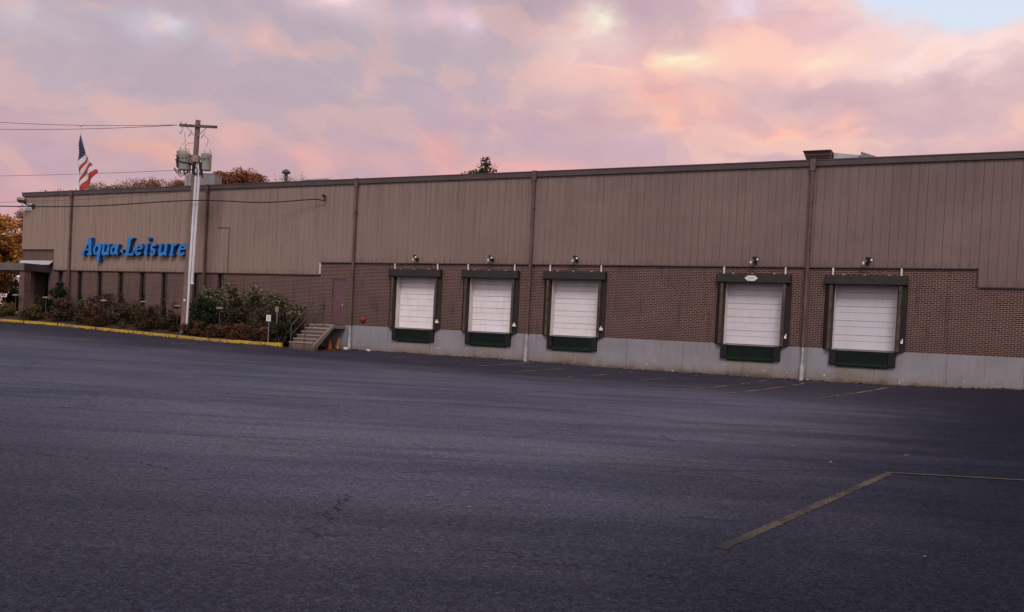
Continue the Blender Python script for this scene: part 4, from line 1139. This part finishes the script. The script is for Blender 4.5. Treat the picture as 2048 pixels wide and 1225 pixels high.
rnd = random.Random(21); lf = MB()
for i in range(2600):
    if i < 1500:
        x = rnd.uniform(-28.4, 3); y = -.05 - abs(rnd.gauss(0, .09)) - (.25*rnd.random() if rnd.random() < .15 else 0)
        if rnd.random() < .5 and math.sin(x*1.7) + math.sin(x*.63+1) < .2: continue
    elif i < 2100: x = rnd.uniform(-56, -30.5); y = KY(x) - .03 - abs(rnd.gauss(0, .10))
    else: x = rnd.uniform(-30.2, -28); y = rnd.uniform(-2.2, -.1)
    leaf_quad(lf, Vector((x, y, ground_mesh(x, y) + rnd.uniform(.008, .04))), .06, [(.12,.07,.035),(.16,.10,.05),(.07,.04,.025),(.035,.025,.02)], rnd, up=2)
ll = lf.build('leaf_litter', M['leaf'], loc=(-20,-.2,.5), kind='stuff')
tag(ll, 'scattered brown leaf litter along the wall base and the kerb', 'leaf litter')

# ------------------------------------------------------------------ world: dusk cloud deck with a gap of blue
w = bpy.data.worlds.new('World'); sc.world = w; w.use_nodes = True
nt = w.node_tree; nt.nodes.clear(); g = N(nt)
tc = g.node('ShaderNodeTexCoord'); D_ = tc.outputs['Generated']
dx, dy, dz = g.sep(D_)[:3]
az0 = g.math('ARCTAN2', dx, dy); el0 = g.math('ARCSINE', dz)
wv = g.noise(g.comb(g.math('MULTIPLY', az0, 9), g.math('MULTIPLY', el0, 14), 0), 1.0, 4, .5, 0, True)
wx, wy, wz = g.sep(wv)[:3]
az = g.math('ADD', az0, g.math('MULTIPLY', g.math('SUBTRACT', wx, .5), .11))
el = g.math('ADD', el0, g.math('MULTIPLY', g.math('SUBTRACT', wy, .5), .065))
def S(r, g_, b): 
    f = lambda c: (c/255/12.92) if c/255 <= .04045 else ((c/255+.055)/1.055)**2.4
    return (f(r), f(g_), f(b))
puff = g.noise(g.comb(g.math('MULTIPLY', az, 13), g.math('MULTIPLY', el, 22), 4), 1.0, 6, .55, .4)
puff2 = g.noise(g.comb(g.math('MULTIPLY', az, 5), g.math('MULTIPLY', el, 9), 9), 1.0, 5, .5, .3)
def blob(a, e, sa, se, wt, k=.3):
    u = g.math('DIVIDE', g.math('SUBTRACT', az, a), sa); v = g.math('DIVIDE', g.math('SUBTRACT', el, e), se)
    r2 = g.math('ADD', g.math('MULTIPLY', u, u), g.math('MULTIPLY', v, v))
    ga = g.math('EXPONENT', g.math('MULTIPLY', r2, -1))
    m_ = g.math('MULTIPLY', ga, g.lin(puff, .3, .7, 1-k, 1+k*.6))
    return g.math('MULTIPLY', m_, wt*1.22, clamp=True)
def cloudn(oa, oe):
    return g.noise(g.comb(g.math('MULTIPLY', g.math('ADD', az, oa), 8), g.math('MULTIPLY', g.math('ADD', el, oe), 15), 4), 1.0, 4, .48, .35)
n0 = cloudn(0, 0); n1 = cloudn(.022, .016)
emb = g.math('SUBTRACT', n0, n1)
right = g.smooth(az, -.62, -.2)
c = g.mix(g.smooth(el, .08, .27), S(212,164,169), S(184,170,182))
c = g.mix(g.smooth(el, .28, .60), c, S(160,150,166))
c = g.mix(g.math('MULTIPLY', right, .6), c, S(238,194,192))
c = g.mix(g.smooth(puff2, .40, .65, 0, .35), c, S(188,168,182))
BL = [(-0.969,0.267,0.060,0.017,0.60,(205,196,208)),
(-0.864,0.285,0.028,0.011,0.50,(205,205,225)),
(-0.856,0.287,0.010,0.006,0.60,(228,218,222)),
(-0.954,0.221,0.070,0.027,0.50,(186,172,186)),
(-0.897,0.211,0.102,0.025,0.50,(190,172,184)),
(-0.793,0.277,0.029,0.018,0.40,(192,186,206)),
(-0.747,0.285,0.019,0.013,0.65,(226,186,182)),
(-0.713,0.274,0.007,0.006,0.55,(224,182,180)),
(-0.670,0.319,0.046,0.014,0.60,(238,208,216)),
(-0.675,0.325,0.017,0.006,0.70,(252,224,224)),
(-0.576,0.322,0.032,0.014,0.60,(238,202,212)),
(-0.544,0.319,0.012,0.010,0.60,(236,216,236)),
(-0.649,0.257,0.014,0.012,0.65,(224,186,184)),
(-0.578,0.247,0.037,0.014,0.40,(218,180,188)),
(-0.883,0.201,0.041,0.014,0.60,(220,176,172)),
(-0.859,0.169,0.044,0.012,0.70,(230,172,158)),
(-0.779,0.182,0.020,0.013,0.70,(230,178,172)),
(-0.965,0.165,0.030,0.011,0.50,(210,168,172)),
(-0.709,0.169,0.036,0.012,0.65,(232,170,168)),
(-0.575,0.200,0.024,0.018,0.70,(232,166,164)),
(-0.505,0.176,0.117,0.013,0.75,(242,176,172)),
(-0.486,0.228,0.080,0.027,0.40,(206,168,180)),
(-0.378,0.283,0.083,0.029,0.75,(255,203,190)),
(-0.250,0.302,0.074,0.028,0.85,(254,196,184)),
(-0.200,0.291,0.095,0.028,0.75,(255,203,190)),
(-0.065,0.280,0.085,0.022,0.95,(253,220,214)),
(-0.471,0.333,0.037,0.020,0.95,(180,160,172)),
(-0.371,0.339,0.060,0.016,0.97,(188,166,178)),
(-0.330,0.316,0.031,0.010,0.55,(204,172,180)),
(-0.422,0.310,0.039,0.019,0.80,(252,218,208)),
(-0.409,0.322,0.014,0.009,0.70,(255,252,228)),
(-0.303,0.288,0.033,0.014,0.85,(255,234,206)),
(-0.324,0.293,0.018,0.009,1.00,(255,253,208)),
(-0.188,0.323,0.034,0.019,0.65,(248,186,182)),
(-0.140,0.318,0.015,0.009,0.55,(222,188,204)),
(-0.106,0.297,0.013,0.007,0.65,(220,188,200)),
(-0.171,0.291,0.021,0.007,0.70,(255,228,198)),
(-0.345,0.250,0.031,0.029,0.75,(253,184,166)),
(-0.325,0.219,0.022,0.013,0.95,(254,186,166)),
(-0.402,0.233,0.052,0.020,0.65,(208,170,178)),
(-0.281,0.215,0.030,0.012,0.75,(208,172,180)),
(-0.179,0.253,0.020,0.009,0.65,(208,174,184)),
(-0.140,0.245,0.028,0.017,0.65,(206,172,184)),
(-0.066,0.258,0.022,0.016,0.80,(206,176,190)),
(-0.077,0.229,0.033,0.018,0.75,(208,176,188)),
(-0.363,0.199,0.031,0.010,0.50,(206,176,196)),
(-0.216,0.228,0.056,0.012,0.85,(252,192,174)),
(-0.146,0.221,0.018,0.014,0.90,(252,194,178)),
(-0.288,0.244,0.030,0.015,0.65,(252,190,174)),
(-0.017,0.210,0.033,0.014,0.60,(238,192,186)),
(-0.258,0.337,0.025,0.010,0.60,(240,224,242)),
]
for a, e, sa, se, wt, rgb in BL:
    c = g.mix(blob(a, e, sa, se, wt), c, S(*rgb))
c = g.mix(g.math('MULTIPLY', g.smooth(emb, .0, .10), g.lin(right, 0, 1, .30, .50)), c, g.mix(right, S(232,184,174), S(255,206,186)))
c = g.mix(g.math('MULTIPLY', g.smooth(emb, .0, -.10), g.lin(right, 0, 1, .30, .40)), c, g.mix(right, S(178,160,182), S(202,166,180)))
fine = g.noise(g.comb(g.math('MULTIPLY', az, 34), g.math('MULTIPLY', el, 50), 2), 1.0, 5, .6)
c = g.mix(g.lin(fine, .3, .7, 0, .10), c, S(240,205,200))
# brighter western half of the sky behind the viewer
back = g.math('MULTIPLY', g.smooth(dy, .1, -.7), g.smooth(dz, -.02, .1))
c = g.mix(back, c, (.84, .75, .78))
c = g.mix(g.smooth(dz, .0, -.05), c, (.10, .085, .08))
# blue gap
hole = g.math('MAXIMUM', blob(.01, .347, .15, .042, 1.7, .25), blob(-.13, .368, .06, .03, 1.3, .35))
hole = g.smooth(hole, .36, .80)
c = g.mix(g.math('MULTIPLY', g.math('MAXIMUM', blob(-.03, .335, .15, .045, 1.0, .4), hole), .55), c, S(252,236,240))
sky = g.node('ShaderNodeTexSky', sky_type='NISHITA'); sky.sun_disc = False
SUN_EL, SUN_ROT = R(44), R(152)
sky.sun_elevation = SUN_EL; sky.sun_rotation = SUN_ROT; sky.air_density = 1.0; sky.dust_density = 2.0
skyc = g.mix(.8, sky.outputs['Color'], (5.3, 5.75, 6.5))
bg1 = g.node('ShaderNodeBackground'); g.put(bg1.inputs['Color'], skyc); bg1.inputs['Strength'].default_value = .15
bg2 = g.node('ShaderNodeBackground'); g.put(bg2.inputs['Color'], c); bg2.inputs['Strength'].default_value = 1.0
mx = g.node('ShaderNodeMixShader'); g.put(mx.inputs[0], hole)
nt.links.new(bg2.outputs[0], mx.inputs[1]); nt.links.new(bg1.outputs[0], mx.inputs[2])
out = g.node('ShaderNodeOutputWorld'); nt.links.new(mx.outputs[0], out.inputs['Surface'])

# one soft warm sun, low behind the viewer and veiled by cloud
sl = bpy.data.lights.new('sun', 'SUN'); sl.energy = 1.45; sl.angle = R(20); sl.color = (1, .89, .84)
so = bpy.data.objects.new('sun', sl); col.objects.link(so)
sdir = Vector((math.cos(SUN_EL)*math.sin(SUN_ROT), math.cos(SUN_EL)*math.cos(SUN_ROT), math.sin(SUN_EL)))
so.rotation_euler = sdir.to_track_quat('Z', 'Y').to_euler(); so.location = (0, -60, 50)

# ------------------------------------------------------------------ camera
cd = bpy.data.cameras.new('camera'); co = bpy.data.objects.new('camera', cd); col.objects.link(co)
Rv, Uv, Fv = Vector((.88438,.46413,.04948)), Vector((-.05426,-.00306,.99852)), Vector((-.46359,.88576,-.02248))
co.matrix_world = Matrix(((Rv.x,Uv.x,-Fv.x,0),(Rv.y,Uv.y,-Fv.y,-37),(Rv.z,Uv.z,-Fv.z,1.6),(0,0,0,1)))
cd.sensor_width = 36; cd.lens = 1870/2048*36; cd.shift_y = 100.1/2048
cd.clip_start = .1; cd.clip_end = 3000
sc.camera = co
sc.view_settings.view_transform = 'Standard'; sc.view_settings.look = 'None'; sc.view_settings.exposure = 0; sc.view_settings.gamma = 1
sc.render.engine = 'CYCLES'
sc.cycles.max_bounces = 5; sc.cycles.diffuse_bounces = 3; sc.cycles.glossy_bounces = 2
sc.cycles.use_denoising = True
